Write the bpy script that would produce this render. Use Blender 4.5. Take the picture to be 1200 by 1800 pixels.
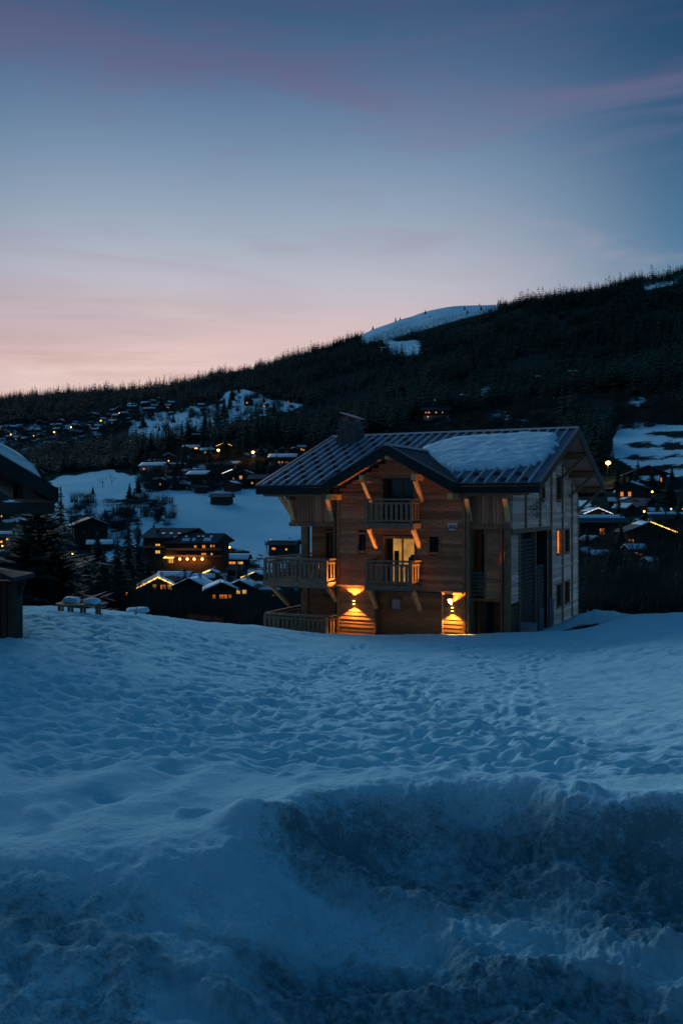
import bpy, math, random
import numpy as np
from mathutils import Vector, Matrix
R = math.radians
rnd = random.Random(7)
nr = np.random.default_rng(11)

# ------------------------------------------------------------------ camera, sky, sun, exposure
sc = bpy.context.scene
for o in list(bpy.data.objects):
    bpy.data.objects.remove(o)
COL = sc.collection
CZ = 6.0                      # camera height above the datum
FPX, HZ = 1600.0, 889.0       # focal length and horizon row of the 1200 x 1800 photograph
cam = bpy.data.cameras.new('camera')
cam_o = bpy.data.objects.new('camera', cam)
COL.objects.link(cam_o)
cam.sensor_fit = 'VERTICAL'
cam.sensor_height = 36.0
cam.lens = 32.0
cam.shift_y = -(900 - HZ) / 1800
cam.clip_start = 0.1
cam.clip_end = 9000
cam_o.location = (0, 0, CZ)
cam_o.rotation_euler = (R(90), 0, 0)
sc.camera = cam_o
sc.view_settings.view_transform = 'Standard'
sc.view_settings.look = 'None'
sc.view_settings.exposure = 0.0
sc.view_settings.gamma = 1.0
sc.view_settings.use_curve_mapping = False
sc.render.engine = 'CYCLES'
sc.cycles.max_bounces = 5
sc.cycles.diffuse_bounces = 3
sc.cycles.glossy_bounces = 2
sc.cycles.transparent_max_bounces = 4
sc.cycles.sample_clamp_indirect = 4.0

CLOUD_LOC = (4.7, 3.0, 5.1)
SUN_AZ, SUN_EL = -26.0, 14.0
SUNSET_AZ = -6.0             # degrees left of the view axis
world = bpy.data.worlds.new('World')
sc.world = world
world.use_nodes = True
wn, wl = world.node_tree.nodes, world.node_tree.links
wn.clear()


def wnode(t, **kw):
    n = wn.new(t)
    for k, v in kw.items():
        setattr(n, k, v)
    return n


def wmath(op, a, b=None, c=None):
    n = wn.new('ShaderNodeMath')
    n.operation = op
    for i, s in enumerate((a, b, c)):
        if s is None:
            continue
        if isinstance(s, (int, float)):
            n.inputs[i].default_value = s
        else:
            wl.new(s, n.inputs[i])
    return n.outputs[0]


def ramp(nodes, stops, interp='EASE'):
    n = nodes.new('ShaderNodeValToRGB')
    n.color_ramp.interpolation = interp
    e = n.color_ramp.elements
    while len(e) < len(stops):
        e.new(0.5)
    for i, (p, c) in enumerate(stops):
        e[i].position = p
        e[i].color = (*c, 1)
    return n


def srgb(r, g, b):
    f = lambda c: c / 12.92 if c <= 0.04045 else ((c + 0.055) / 1.055) ** 2.4
    return (f(r / 255), f(g / 255), f(b / 255))


tc = wnode('ShaderNodeTexCoord')
sep = wnode('ShaderNodeSeparateXYZ')
wl.new(tc.outputs['Generated'], sep.inputs[0])
el = wmath('MULTIPLY', wmath('MAXIMUM', sep.outputs['Z'], 0.0), 1.0)
# side of the sky towards the afterglow
wx, wy = math.sin(R(SUNSET_AZ)), math.cos(R(SUNSET_AZ))
ca = wmath('ADD', wmath('MULTIPLY', sep.outputs['X'], wx), wmath('MULTIPLY', sep.outputs['Y'], wy))
hor = wmath('SQRT', wmath('ADD', wmath('MULTIPLY', sep.outputs['X'], sep.outputs['X']),
                          wmath('MULTIPLY', sep.outputs['Y'], sep.outputs['Y'])))
caz = wmath('DIVIDE', ca, wmath('MAXIMUM', hor, 0.001))      # cosine of the azimuth from the afterglow
# streaky cloud field on a flat layer high up
mp = wnode('ShaderNodeMapping')
mp.vector_type = 'POINT'
mp.inputs['Rotation'].default_value = (0, R(20), 0)
mp.inputs['Scale'].default_value = (1.5, 1.5, 6.5)
mp.inputs['Location'].default_value = CLOUD_LOC
wl.new(tc.outputs['Generated'], mp.inputs[0])
n1 = wnode('ShaderNodeTexNoise')
n1.inputs['Scale'].default_value = 1.0
n1.inputs['Detail'].default_value = 7
n1.inputs['Roughness'].default_value = 0.5
n1.inputs['Distortion'].default_value = 0.35
wl.new(mp.outputs[0], n1.inputs['Vector'])
mp2 = wnode('ShaderNodeMapping')
mp2.inputs['Rotation'].default_value = (0, R(-4), 0)
mp2.inputs['Scale'].default_value = (2.6, 2.6, 26.0)
wl.new(tc.outputs['Generated'], mp2.inputs[0])
n2 = wnode('ShaderNodeTexNoise')
n2.inputs['Scale'].default_value = 1.0
n2.inputs['Detail'].default_value = 6
n2.inputs['Distortion'].default_value = 0.6
wl.new(mp2.outputs[0], n2.inputs['Vector'])
mpf = wnode('ShaderNodeMapping')
mpf.inputs['Rotation'].default_value = (0, R(14), 0)
mpf.inputs['Scale'].default_value = (3.2, 3.2, 17.0)
mpf.inputs['Location'].default_value = (1.7, 0.4, 2.2)
wl.new(tc.outputs['Generated'], mpf.inputs[0])
n3 = wnode('ShaderNodeTexNoise')
n3.inputs['Scale'].default_value = 1.0
n3.inputs['Detail'].default_value = 8
n3.inputs['Roughness'].default_value = 0.58
n3.inputs['Distortion'].default_value = 0.9
wl.new(mpf.outputs[0], n3.inputs['Vector'])
csum = wmath('ADD', wmath('MULTIPLY', n1.outputs[0], 0.52), wmath('MULTIPLY', n3.outputs[0], 0.48))
cl = ramp(wn, [(0.44, (0, 0, 0)), (0.60, (1, 1, 1))])
wl.new(csum, cl.inputs[0])
cl2 = ramp(wn, [(0.38, (0, 0, 0)), (0.62, (1, 1, 1))])
wl.new(n2.outputs[0], cl2.inputs[0])
glow = ramp(wn, [(0.0, srgb(252, 228, 214)), (0.125, srgb(250, 226, 214)), (0.150, srgb(240, 210, 202)), (0.178, srgb(218, 190, 188)), (0.236, srgb(190, 188, 200)),
                 (0.276, srgb(166, 177, 193)), (0.310, srgb(146, 164, 185)), (0.371, srgb(112, 138, 168)), (0.430, srgb(82, 110, 144)), (0.480, srgb(58, 90, 125)), (0.55, srgb(46, 88, 125)),
                 (0.70, srgb(42, 86, 124)), (1.0, srgb(42, 90, 130))], 'LINEAR')
wl.new(el, glow.inputs[0])
side = ramp(wn, [(0.0, srgb(150, 170, 180)), (0.14, srgb(136, 160, 174)), (0.20, srgb(108, 142, 166)), (0.27, srgb(76, 117, 151)), (0.37, srgb(52, 90, 126)),
                 (0.47, srgb(30, 70, 106)), (0.55, srgb(36, 80, 118)), (0.70, srgb(40, 84, 122)), (1.0, srgb(42, 90, 130))], 'LINEAR')
wl.new(el, side.inputs[0])
back = ramp(wn, [(0.0, srgb(52, 84, 108)), (0.3, srgb(44, 80, 108)), (1.0, srgb(42, 90, 130))], 'LINEAR')
wl.new(el, back.inputs[0])


def wmix(f, a, b, mode='MIX'):
    n = wn.new('ShaderNodeMix')
    n.data_type = 'RGBA'
    n.blend_type = mode
    if isinstance(f, (int, float)):
        n.inputs[0].default_value = f
    else:
        wl.new(f, n.inputs[0])
    for i, s in ((6, a), (7, b)):
        if isinstance(s, tuple):
            n.inputs[i].default_value = (*s, 1)
        else:
            wl.new(s, n.inputs[i])
    return n.outputs[2]


def wrange(v, a, b):
    n = wn.new('ShaderNodeMapRange')
    n.interpolation_type = 'SMOOTHSTEP'
    wl.new(v, n.inputs[0])
    n.inputs[1].default_value, n.inputs[2].default_value = a, b
    return n.outputs[0]


f1 = wrange(caz, math.cos(R(28)), math.cos(R(3)))
c1 = wmix(f1, side.outputs[0], glow.outputs[0])
f2 = wrange(caz, -0.4, 0.75)
c2 = wmix(f2, back.outputs[0], c1)
# thin high clouds, mauve where the last light reaches them; finer streaks low in the afterglow
cc = ramp(wn, [(0.0, srgb(222, 170, 166)), (0.15, srgb(212, 182, 180)), (0.22, srgb(184, 176, 188)), (0.28, srgb(158, 156, 176)), (0.36, srgb(122, 120, 152)), (0.42, srgb(104, 102, 138)), (0.50, srgb(74, 80, 116)), (1, srgb(52, 66, 104))], 'B_SPLINE')
wl.new(el, cc.inputs[0])
cf = wmath('MULTIPLY', cl.outputs[0], wmath('MULTIPLY', wrange(caz, 0.70, 0.95), 0.66))
c3 = wmix(cf, c2, cc.outputs[0])
cc2 = ramp(wn, [(0.0, srgb(232, 184, 170)), (0.13, srgb(214, 168, 160)), (0.16, srgb(186, 150, 150)), (0.19, srgb(172, 146, 152)), (0.24, srgb(160, 152, 166)), (0.5, srgb(60, 70, 104))], 'B_SPLINE')
wl.new(el, cc2.inputs[0])
cf2 = wmath('MULTIPLY', wmath('MULTIPLY', cl2.outputs[0], wrange(el, 0.25, 0.17)), wmath('MULTIPLY', wrange(sep.outputs['X'], 0.10, -0.28), 0.72))
c3 = wmix(cf2, c3, cc2.outputs[0])
nish = wnode('ShaderNodeTexSky', sky_type='NISHITA')
nish.sun_disc = False
nish.sun_elevation = R(-3.0)
nish.sun_rotation = R(SUNSET_AZ)
nish.altitude = 1100
c4 = wmix(0.02, c3, nish.outputs[0], 'ADD')
bg = wnode('ShaderNodeBackground')
wl.new(c4, bg.inputs[0])
bg.inputs[1].default_value = 1.0
wo = wnode('ShaderNodeOutputWorld')
wl.new(bg.outputs[0], wo.inputs[0])

sun = bpy.data.lights.new('sun', 'SUN')
sun.energy = 1.55
sun.angle = R(36)
sun.color = (0.80, 0.88, 1.0)
sun_o = bpy.data.objects.new('sun', sun)
COL.objects.link(sun_o)
sd = Vector((math.sin(R(SUN_AZ)) * math.cos(R(SUN_EL)), math.cos(R(SUN_AZ)) * math.cos(R(SUN_EL)), math.sin(R(SUN_EL))))
sun_o.rotation_euler = sd.to_track_quat('Z', 'Y').to_euler()

# ------------------------------------------------------------------ materials
MATS = {}


def newmat(name):
    m = bpy.data.materials.new(name)
    m.use_nodes = True
    MATS[name] = m
    nt = m.node_tree
    return m, nt.nodes, nt.links, nt.nodes['Principled BSDF']


def simple(name, col, rough=0.7, metal=0.0, var=0.25, scale=3.0, bump=0.0, island=0.0, coat=None, stretch=None):
    """a surface with mottled colour, optional per-piece variation and fine relief"""
    m, n, l, b = newmat(name)
    b.inputs['Roughness'].default_value = rough
    b.inputs['Metallic'].default_value = metal
    if rough >= 0.6 and not metal:
        b.inputs['Specular IOR Level'].default_value = 0.08
    t = n.new('ShaderNodeTexCoord')
    src = t.outputs['Object']
    if stretch:
        mpn = n.new('ShaderNodeMapping')
        mpn.inputs['Scale'].default_value = stretch
        l.new(src, mpn.inputs[0])
        src = mpn.outputs[0]
    no = n.new('ShaderNodeTexNoise')
    no.inputs['Scale'].default_value = scale
    no.inputs['Detail'].default_value = 5
    l.new(src, no.inputs['Vector'])
    rp = ramp(n, [(0.25, tuple(c * (1 - var) for c in col)), (0.75, tuple(min(1, c * (1 + var)) for c in col))], 'LINEAR')
    l.new(no.outputs[0], rp.inputs[0])
    out = rp.outputs[0]
    if island:
        g = n.new('ShaderNodeNewGeometry')
        mr = n.new('ShaderNodeMapRange')
        l.new(g.outputs['Random Per Island'], mr.inputs[0])
        mr.inputs[3].default_value, mr.inputs[4].default_value = 1 - island, 1 + island
        mx = n.new('ShaderNodeVectorMath')
        mx.operation = 'SCALE'
        l.new(out, mx.inputs[0])
        l.new(mr.outputs[0], mx.inputs['Scale'])
        out = mx.outputs[0]
    l.new(out, b.inputs['Base Color'])
    if bump:
        bp = n.new('ShaderNodeBump')
        bp.inputs['Strength'].default_value = bump
        bp.inputs['Distance'].default_value = 0.02
        l.new(no.outputs[0], bp.inputs['Height'])
        l.new(bp.outputs[0], b.inputs['Normal'])
    return m


def emit(name, col, strength, var=0.35, scale=6.0):
    m, n, l, b = newmat(name)
    t = n.new('ShaderNodeTexCoord')
    no = n.new('ShaderNodeTexNoise')
    no.inputs['Scale'].default_value = scale
    l.new(t.outputs['Object'], no.inputs['Vector'])
    rp = ramp(n, [(0.35, tuple(c * (1 - var) for c in col)), (0.62, col)], 'LINEAR')
    l.new(no.outputs[0], rp.inputs[0])
    l.new(rp.outputs[0], b.inputs['Emission Color'])
    b.inputs['Emission Strength'].default_value = strength
    b.inputs['Base Color'].default_value = (0.05, 0.04, 0.03, 1)
    b.inputs['Roughness'].default_value = 0.2
    return m


simple('wood', (0.36, 0.19, 0.105), 0.75, var=0.5, scale=5, stretch=(0.6, 0.6, 9), bump=0.35, island=0.38)
simple('wood_vertical', (0.34, 0.17, 0.105), 0.78, var=0.4, scale=5, stretch=(9, 9, 0.6), bump=0.3, island=0.35)
simple('wood_grey', (0.66, 0.48, 0.42), 0.8, var=0.35, scale=5, stretch=(0.6, 0.6, 9), bump=0.3, island=0.3)
simple('beam', (0.24, 0.13, 0.075), 0.75, var=0.35, scale=6, bump=0.25, island=0.2)
simple('beam_pale', (0.60, 0.36, 0.16), 0.7, var=0.3, scale=7, bump=0.25, island=0.2)
simple('rail_wood', (0.21, 0.145, 0.10), 0.78, var=0.3, scale=8, bump=0.2, island=0.25)
simple('soffit', (0.36, 0.19, 0.14), 0.8, var=0.3, scale=4, stretch=(8, 0.8, 8), bump=0.2)
simple('fascia', (0.010, 0.028, 0.030), 0.7, var=0.2)
simple('slat', (0.05, 0.07, 0.065), 0.7, var=0.3, scale=5, island=0.25)
simple('rib_metal', (0.30, 0.43, 0.50), 0.5, metal=0.25, var=0.2, scale=2)  # ribs lighter than the pans, the sky they catch put into the colour
simple('roof_metal', (0.045, 0.11, 0.16), 0.5, metal=0.3, var=0.22, scale=1.6, bump=0.08)
simple('roof_dark', (0.022, 0.045, 0.055), 0.7, metal=0.0, var=0.3, scale=1.2)
simple('roof_hotel', (0.045, 0.085, 0.105), 0.65, metal=0.0, var=0.2, scale=0.8)
simple('stone_slate', (0.055, 0.085, 0.10), 0.75, var=0.4, scale=6, bump=0.6)
simple('cap_stone', (0.42, 0.44, 0.46), 0.6, var=0.15)
simple('dark_metal', (0.02, 0.02, 0.022), 0.5, metal=0.4, var=0.15)
simple('copper', (0.30, 0.08, 0.06), 0.4, metal=0.5, var=0.2)
simple('plaster', (0.34, 0.36, 0.38), 0.9, var=0.2, scale=2)
simple('plaster_pink', (0.40, 0.36, 0.38), 0.9, var=0.2, scale=2)
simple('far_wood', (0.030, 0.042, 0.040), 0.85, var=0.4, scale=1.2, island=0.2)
simple('far_wood_brown', (0.075, 0.05, 0.036), 0.85, var=0.4, scale=1.2, island=0.2)
simple('bark', (0.045, 0.04, 0.035), 0.9, var=0.3, scale=6)
simple('needles', (0.017, 0.078, 0.068), 0.8, var=0.4, scale=0.7, island=0.35)
simple('needles_far', (0.010, 0.072, 0.064), 0.85, var=0.4, scale=0.02, island=0.35)
simple('twigs', (0.03, 0.05, 0.048), 0.9, var=0.3, scale=3, island=0.3)
simple('white_frame', (0.55, 0.57, 0.6), 0.6, var=0.1)
simple('box_grey', (0.22, 0.25, 0.27), 0.6, var=0.15)
simple('mesh_red', (0.28, 0.05, 0.035), 0.7, var=0.3)
simple('asphalt', (0.05, 0.048, 0.047), 0.85, var=0.3, scale=1)
simple('car_paint', (0.10, 0.10, 0.11), 0.3, var=0.1)
gl = simple('glass_dark', (0.012, 0.018, 0.024), 0.06, var=0.1)
emit('lit_warm', (1.0, 0.48, 0.12), 0.95)
emit('lit_room', (0.95, 0.44, 0.09), 0.55, var=0.45, scale=1.6)
emit('lit_orange', (1.0, 0.28, 0.05), 0.95)
emit('lit_white', (1.0, 0.86, 0.62), 1.2)
emit('lit_screen', (0.35, 0.85, 0.95), 0.7, var=0.8, scale=5)
emit('lamp_hot', (1.0, 0.58, 0.14), 9.0, var=0.0)
emit('street_glow', (1.0, 0.36, 0.07), 12.0, var=0.0)
emit('fairy_gold', (1.0, 0.55, 0.10), 2.6, var=0.0)
emit('fairy_white', (0.9, 0.95, 1.0), 1.2, var=0.0)
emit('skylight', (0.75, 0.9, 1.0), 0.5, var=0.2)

# roof snow
m, n, l, b = newmat('roof_snow')
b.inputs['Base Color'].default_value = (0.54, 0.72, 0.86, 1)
b.inputs['Roughness'].default_value = 0.75
t = n.new('ShaderNodeTexCoord')
no = n.new('ShaderNodeTexNoise')
no.inputs['Scale'].default_value = 5
no.inputs['Detail'].default_value = 6
l.new(t.outputs['Object'], no.inputs['Vector'])
bp = n.new('ShaderNodeBump')
bp.inputs['Strength'].default_value = 0.5
bp.inputs['Distance'].default_value = 0.06
l.new(no.outputs[0], bp.inputs['Height'])
l.new(bp.outputs[0], b.inputs['Normal'])
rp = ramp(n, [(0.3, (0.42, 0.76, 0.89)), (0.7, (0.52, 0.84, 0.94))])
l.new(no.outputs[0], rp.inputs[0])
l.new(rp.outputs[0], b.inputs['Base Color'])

# ground: snow, ploughed snow with dirt and bank shade painted in, and bare ground (attribute bare)
m, n, l, b = newmat('snow_ground')
b.inputs['Roughness'].default_value = 0.9
b.inputs['Specular IOR Level'].default_value = 0.0
t = n.new('ShaderNodeTexCoord')


def gnoise(scale, detail=5, rough=0.55, vec=None):
    k = n.new('ShaderNodeTexNoise')
    k.inputs['Scale'].default_value = scale
    k.inputs['Detail'].default_value = detail
    k.inputs['Roughness'].default_value = rough
    l.new(vec or t.outputs['Object'], k.inputs['Vector'])
    return k.outputs[0]


def gmath(op, a, b_=None):
    k = n.new('ShaderNodeMath')
    k.operation = op
    for i, s in enumerate((a, b_)):
        if s is None:
            continue
        if isinstance(s, (int, float)):
            k.inputs[i].default_value = s
        else:
            l.new(s, k.inputs[i])
    return k.outputs[0]


def gmix(f, a, b_):
    k = n.new('ShaderNodeMix')
    k.data_type = 'RGBA'
    l.new(f, k.inputs[0])
    for i, s in ((6, a), (7, b_)):
        if isinstance(s, tuple):
            k.inputs[i].default_value = (*s, 1)
        else:
            l.new(s, k.inputs[i])
    return k.outputs[2]


def grange(v, a, b_):
    k = n.new('ShaderNodeMapRange')
    k.interpolation_type = 'SMOOTHSTEP'
    l.new(v, k.inputs[0])
    k.inputs[1].default_value, k.inputs[2].default_value = a, b_
    return k.outputs[0]


def gattr(nm):
    k = n.new('ShaderNodeAttribute')
    k.attribute_name = nm
    return k.outputs['Fac']


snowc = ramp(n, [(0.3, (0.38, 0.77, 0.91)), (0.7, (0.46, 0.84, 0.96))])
l.new(gnoise(1.7, 6), snowc.inputs[0])
dirt_shade_n = gmath('ADD', gmath('ADD', gmath('MULTIPLY', gnoise(2.2, 8, 0.65), 0.22), gmath('MULTIPLY', gnoise(9, 8, 0.7), 0.40)), gmath('MULTIPLY', gnoise(42, 5, 0.7), 0.38))
dirt_shade_f = gmath('MULTIPLY', grange(gmath('ADD', dirt_shade_n, gmath('MULTIPLY', gmath('SUBTRACT', gattr('dirt'), 0.5), 0.30)), 0.47, 0.66), gmath('MINIMUM', gmath('MULTIPLY', gattr('dirt'), 2.0), 0.72))
grime_shade = gmath('MULTIPLY', gattr('grime_shade'), gmath('ADD', 0.62, gmath('MULTIPLY', grange(gnoise(11, 8, 0.75), 0.38, 0.62), 0.38)))
snow2 = gmix(grime_shade, snowc.outputs[0], (0.050, 0.165, 0.215))  # dirty-snow tone that also carries the bank's painted shade
c1 = gmix(dirt_shade_f, snow2, (0.05, 0.13, 0.155))
baren = gmath('ADD', gattr('bare'), gmath('MULTIPLY', gmath('SUBTRACT', gnoise(0.13, 9, 0.75), 0.5), 1.3))
baref = grange(baren, 0.42, 0.58)
barec = ramp(n, [(0.3, (0.010, 0.030, 0.031)), (0.7, (0.022, 0.044, 0.043))])
l.new(gnoise(0.15, 8), barec.inputs[0])
c2_ = gmix(baref, c1, barec.outputs[0])
l.new(c2_, b.inputs['Base Color'])
bh = gmath('ADD', gmath('MULTIPLY', gnoise(9, 7, 0.65), 1.0), gmath('MULTIPLY', gnoise(45, 4, 0.7), 0.35))
bp = n.new('ShaderNodeBump')
bp.inputs['Strength'].default_value = 0.75
bp.inputs['Distance'].default_value = 0.06
l.new(bh, bp.inputs['Height'])
l.new(bp.outputs[0], b.inputs['Normal'])


# ------------------------------------------------------------------ mesh helpers
class MB:
    """collects shapes; build() links them as ONE mesh object"""

    def __init__(self, tf=None):
        self.v, self.f = [], []
        self.tf = tf or (lambda p: p)

    def add(self, pts, faces):
        k = len(self.v)
        self.v += [tuple(self.tf(p)) for p in pts]
        self.f += [tuple(i + k for i in f) for f in faces]
        return self

    def hexa(self, p):
        """eight corners: four of one end, four of the other, same order"""
        return self.add(p, [(0, 1, 2, 3), (7, 6, 5, 4), (0, 4, 5, 1), (1, 5, 6, 2), (2, 6, 7, 3), (3, 7, 4, 0)])

    def box(self, x0, x1, y0, y1, z0, z1):
        return self.hexa([(x0, y0, z0), (x1, y0, z0), (x1, y1, z0), (x0, y1, z0),
                          (x0, y0, z1), (x1, y0, z1), (x1, y1, z1), (x0, y1, z1)])

    def beam(self, p, q, w, h, up=(0, 0, 1)):
        p, q, up = Vector(p), Vector(q), Vector(up)
        d = (q - p).normalized()
        s = d.cross(up)
        s = s.normalized() if s.length > 1e-4 else Vector((1, 0, 0))
        t_ = s.cross(d).normalized()
        s, t_ = s * w / 2, t_ * h / 2
        return self.hexa([tuple(p - s - t_), tuple(p + s - t_), tuple(p + s + t_), tuple(p - s + t_),
                          tuple(q - s - t_), tuple(q + s - t_), tuple(q + s + t_), tuple(q - s + t_)])

    def slab(self, poly, d):
        """a flat polygon thickened by the vector d"""
        k = len(poly)
        q = [tuple(Vector(p) + Vector(d)) for p in poly]
        return self.add(list(poly) + q, [tuple(range(k)), tuple(range(2 * k - 1, k - 1, -1))] +
                        [(i, (i + 1) % k, (i + 1) % k + k, i + k) for i in range(k)])

    def tube(self, pts, rad, sides=6):
        k = len(pts)
        vs, fs = [], []
        for i, p in enumerate(pts):
            p = Vector(p)
            d = Vector(pts[min(i + 1, k - 1)]) - Vector(pts[max(i - 1, 0)])
            d.normalize()
            s = d.cross(Vector((0.13, 0.21, 0.97)))
            s = s.normalized() if s.length > 1e-3 else Vector((1, 0, 0))
            t_ = s.cross(d)
            r = rad[i] if isinstance(rad, (list, tuple)) else rad
            for j in range(sides):
                a = 2 * math.pi * j / sides
                vs.append(tuple(p + s * (r * math.cos(a)) + t_ * (r * math.sin(a))))
        for i in range(k - 1):
            for j in range(sides):
                a, b_ = i * sides + j, i * sides + (j + 1) % sides
                fs.append((a, b_, b_ + sides, a + sides))
        fs.append(tuple(range(sides - 1, -1, -1)))
        fs.append(tuple(range((k - 1) * sides, k * sides)))
        return self.add(vs, fs)

    def ball(self, c, r, seg=8, rings=6, sq=1.0):
        vs = [(c[0], c[1], c[2] + r * sq)]
        for i in range(1, rings):
            a = math.pi * i / rings
            for j in range(seg):
                b_ = 2 * math.pi * j / seg
                vs.append((c[0] + r * math.sin(a) * math.cos(b_), c[1] + r * math.sin(a) * math.sin(b_), c[2] + r * sq * math.cos(a)))
        vs.append((c[0], c[1], c[2] - r * sq))
        fs = [(0, 1 + j, 1 + (j + 1) % seg) for j in range(seg)]
        for i in range(rings - 2):
            for j in range(seg):
                a, b_ = 1 + i * seg + j, 1 + i * seg + (j + 1) % seg
                fs.append((a, a + seg, b_ + seg, b_))
        e = len(vs) - 1
        fs += [(e, e - seg + (j + 1) % seg, e - seg + j) for j in range(seg)]
        return self.add(vs, fs)

    def mesh(self, name, mat):
        me = bpy.data.meshes.new(name)
        me.from_pydata(self.v, [], self.f)
        me.materials.append(MATS[mat])
        me.update()
        return me

    def build(self, name, mat, parent=None, smooth=False, loc=None, fix=True):
        me = self.mesh(name, mat)
        if fix:
            import bmesh
            bm = bmesh.new()
            bm.from_mesh(me)
            bmesh.ops.recalc_face_normals(bm, faces=bm.faces)
            bm.to_mesh(me)
            bm.free()
        if smooth:
            me.polygons.foreach_set('use_smooth', [True] * len(me.polygons))
        return put(name, me, parent, loc)


def put(name, me, parent=None, loc=None, rz=0.0, scale=None):
    o = bpy.data.objects.new(name, me)
    COL.objects.link(o)
    o.parent = parent
    if loc is not None:
        o.location = loc
    if rz:
        o.rotation_euler = (0, 0, rz)
    if scale is not None:
        o.scale = (scale,) * 3 if isinstance(scale, (int, float)) else scale
    return o


def tag(o, label=None, cat=None, group=None, kind=None):
    for k, v in (('label', label), ('category', cat), ('group', group), ('kind', kind)):
        if v:
            o[k] = v
    return o


def empty(name, loc, rz=0.0, label=None, cat=None, group=None):
    o = bpy.data.objects.new(name, None)
    COL.objects.link(o)
    o.location = loc
    o.rotation_euler = (0, 0, rz)
    o.empty_display_size = 0.2
    return tag(o, label, cat, group)


def lamp(parent, loc, watts, col, kind='POINT', size=0.05, rot=None, cone=None, blend=0.15):
    d = bpy.data.lights.new('lamp_light', kind)
    d.energy = watts
    d.color = col
    d.shadow_soft_size = size
    if kind == 'SPOT':
        d.spot_size = cone
        d.spot_blend = blend
    o = bpy.data.objects.new('lamp_light', d)
    COL.objects.link(o)
    o.parent = parent
    o.location = loc
    if rot:
        o.rotation_euler = rot
    return o


# ------------------------------------------------------------------ smooth noise on arrays
def hash2(ix, iy, seed):
    h = (ix.astype(np.int64) * 374761393 + iy.astype(np.int64) * 668265263 + seed * 974634777) & 0xFFFFFFFF
    h = ((h ^ (h >> 13)) * 1274126177) & 0xFFFFFFFF
    return ((h ^ (h >> 16)) & 0xFFFF) / 65535.0


def vnoise(x, y, seed=0):
    ix, iy = np.floor(x), np.floor(y)
    fx, fy = x - ix, y - iy
    fx, fy = fx * fx * fx * (fx * (fx * 6 - 15) + 10), fy * fy * fy * (fy * (fy * 6 - 15) + 10)
    a, b_ = hash2(ix, iy, seed), hash2(ix + 1, iy, seed)
    c, d = hash2(ix, iy + 1, seed), hash2(ix + 1, iy + 1, seed)
    return (a + (b_ - a) * fx) * (1 - fy) + (c + (d - c) * fx) * fy


def fbm(x, y, octs=5, seed=0, gain=0.5):
    s, a, t_ = 0.0, 1.0, 0.0
    for i in range(octs):
        ca_, sa_ = math.cos(0.7 * i), math.sin(0.7 * i)
        s = s + a * (vnoise((x * ca_ - y * sa_) * 2 ** i + 17.3 * i, (x * sa_ + y * ca_) * 2 ** i + 5.1 * i, seed + i) * 2 - 1)
        t_ += a
        a *= gain
    return s / t_


def sstep(a, b_, x):
    t_ = np.clip((x - a) / (b_ - a), 0, 1)
    return t_ * t_ * (3 - 2 * t_)


def inpoly(px, py, poly):
    c = np.zeros(np.shape(px), bool)
    k = len(poly)
    for i in range(k):
        x0, y0 = poly[i]
        x1, y1 = poly[(i + 1) % k]
        if y0 == y1:
            continue
        c ^= ((y0 > py) != (y1 > py)) & (px < (x1 - x0) * (py - y0) / (y1 - y0) + x0)
    return c
# ------------------------------------------------------------------ the ground: one sheet from the camera's feet to the ridge
def pchip(xk, yk, x):
    xk, yk = np.asarray(xk, float), np.asarray(yk, float)
    h = np.diff(xk)
    dl = np.diff(yk) / h
    d = np.zeros_like(yk)
    d[0], d[-1] = dl[0], dl[-1]
    for i in range(1, len(xk) - 1):
        if dl[i - 1] * dl[i] > 0:
            w1, w2 = 2 * h[i] + h[i - 1], h[i] + 2 * h[i - 1]
            d[i] = (w1 + w2) / (w1 / dl[i - 1] + w2 / dl[i])
    i = np.clip(np.searchsorted(xk, x) - 1, 0, len(xk) - 2)
    t_ = (x - xk[i]) / h[i]
    return ((1 + 2 * t_) * (1 - t_) ** 2 * yk[i] + t_ * (1 - t_) ** 2 * h[i] * d[i] +
            t_ * t_ * (3 - 2 * t_) * yk[i + 1] + t_ * t_ * (t_ - 1) * h[i] * d[i + 1])


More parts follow.
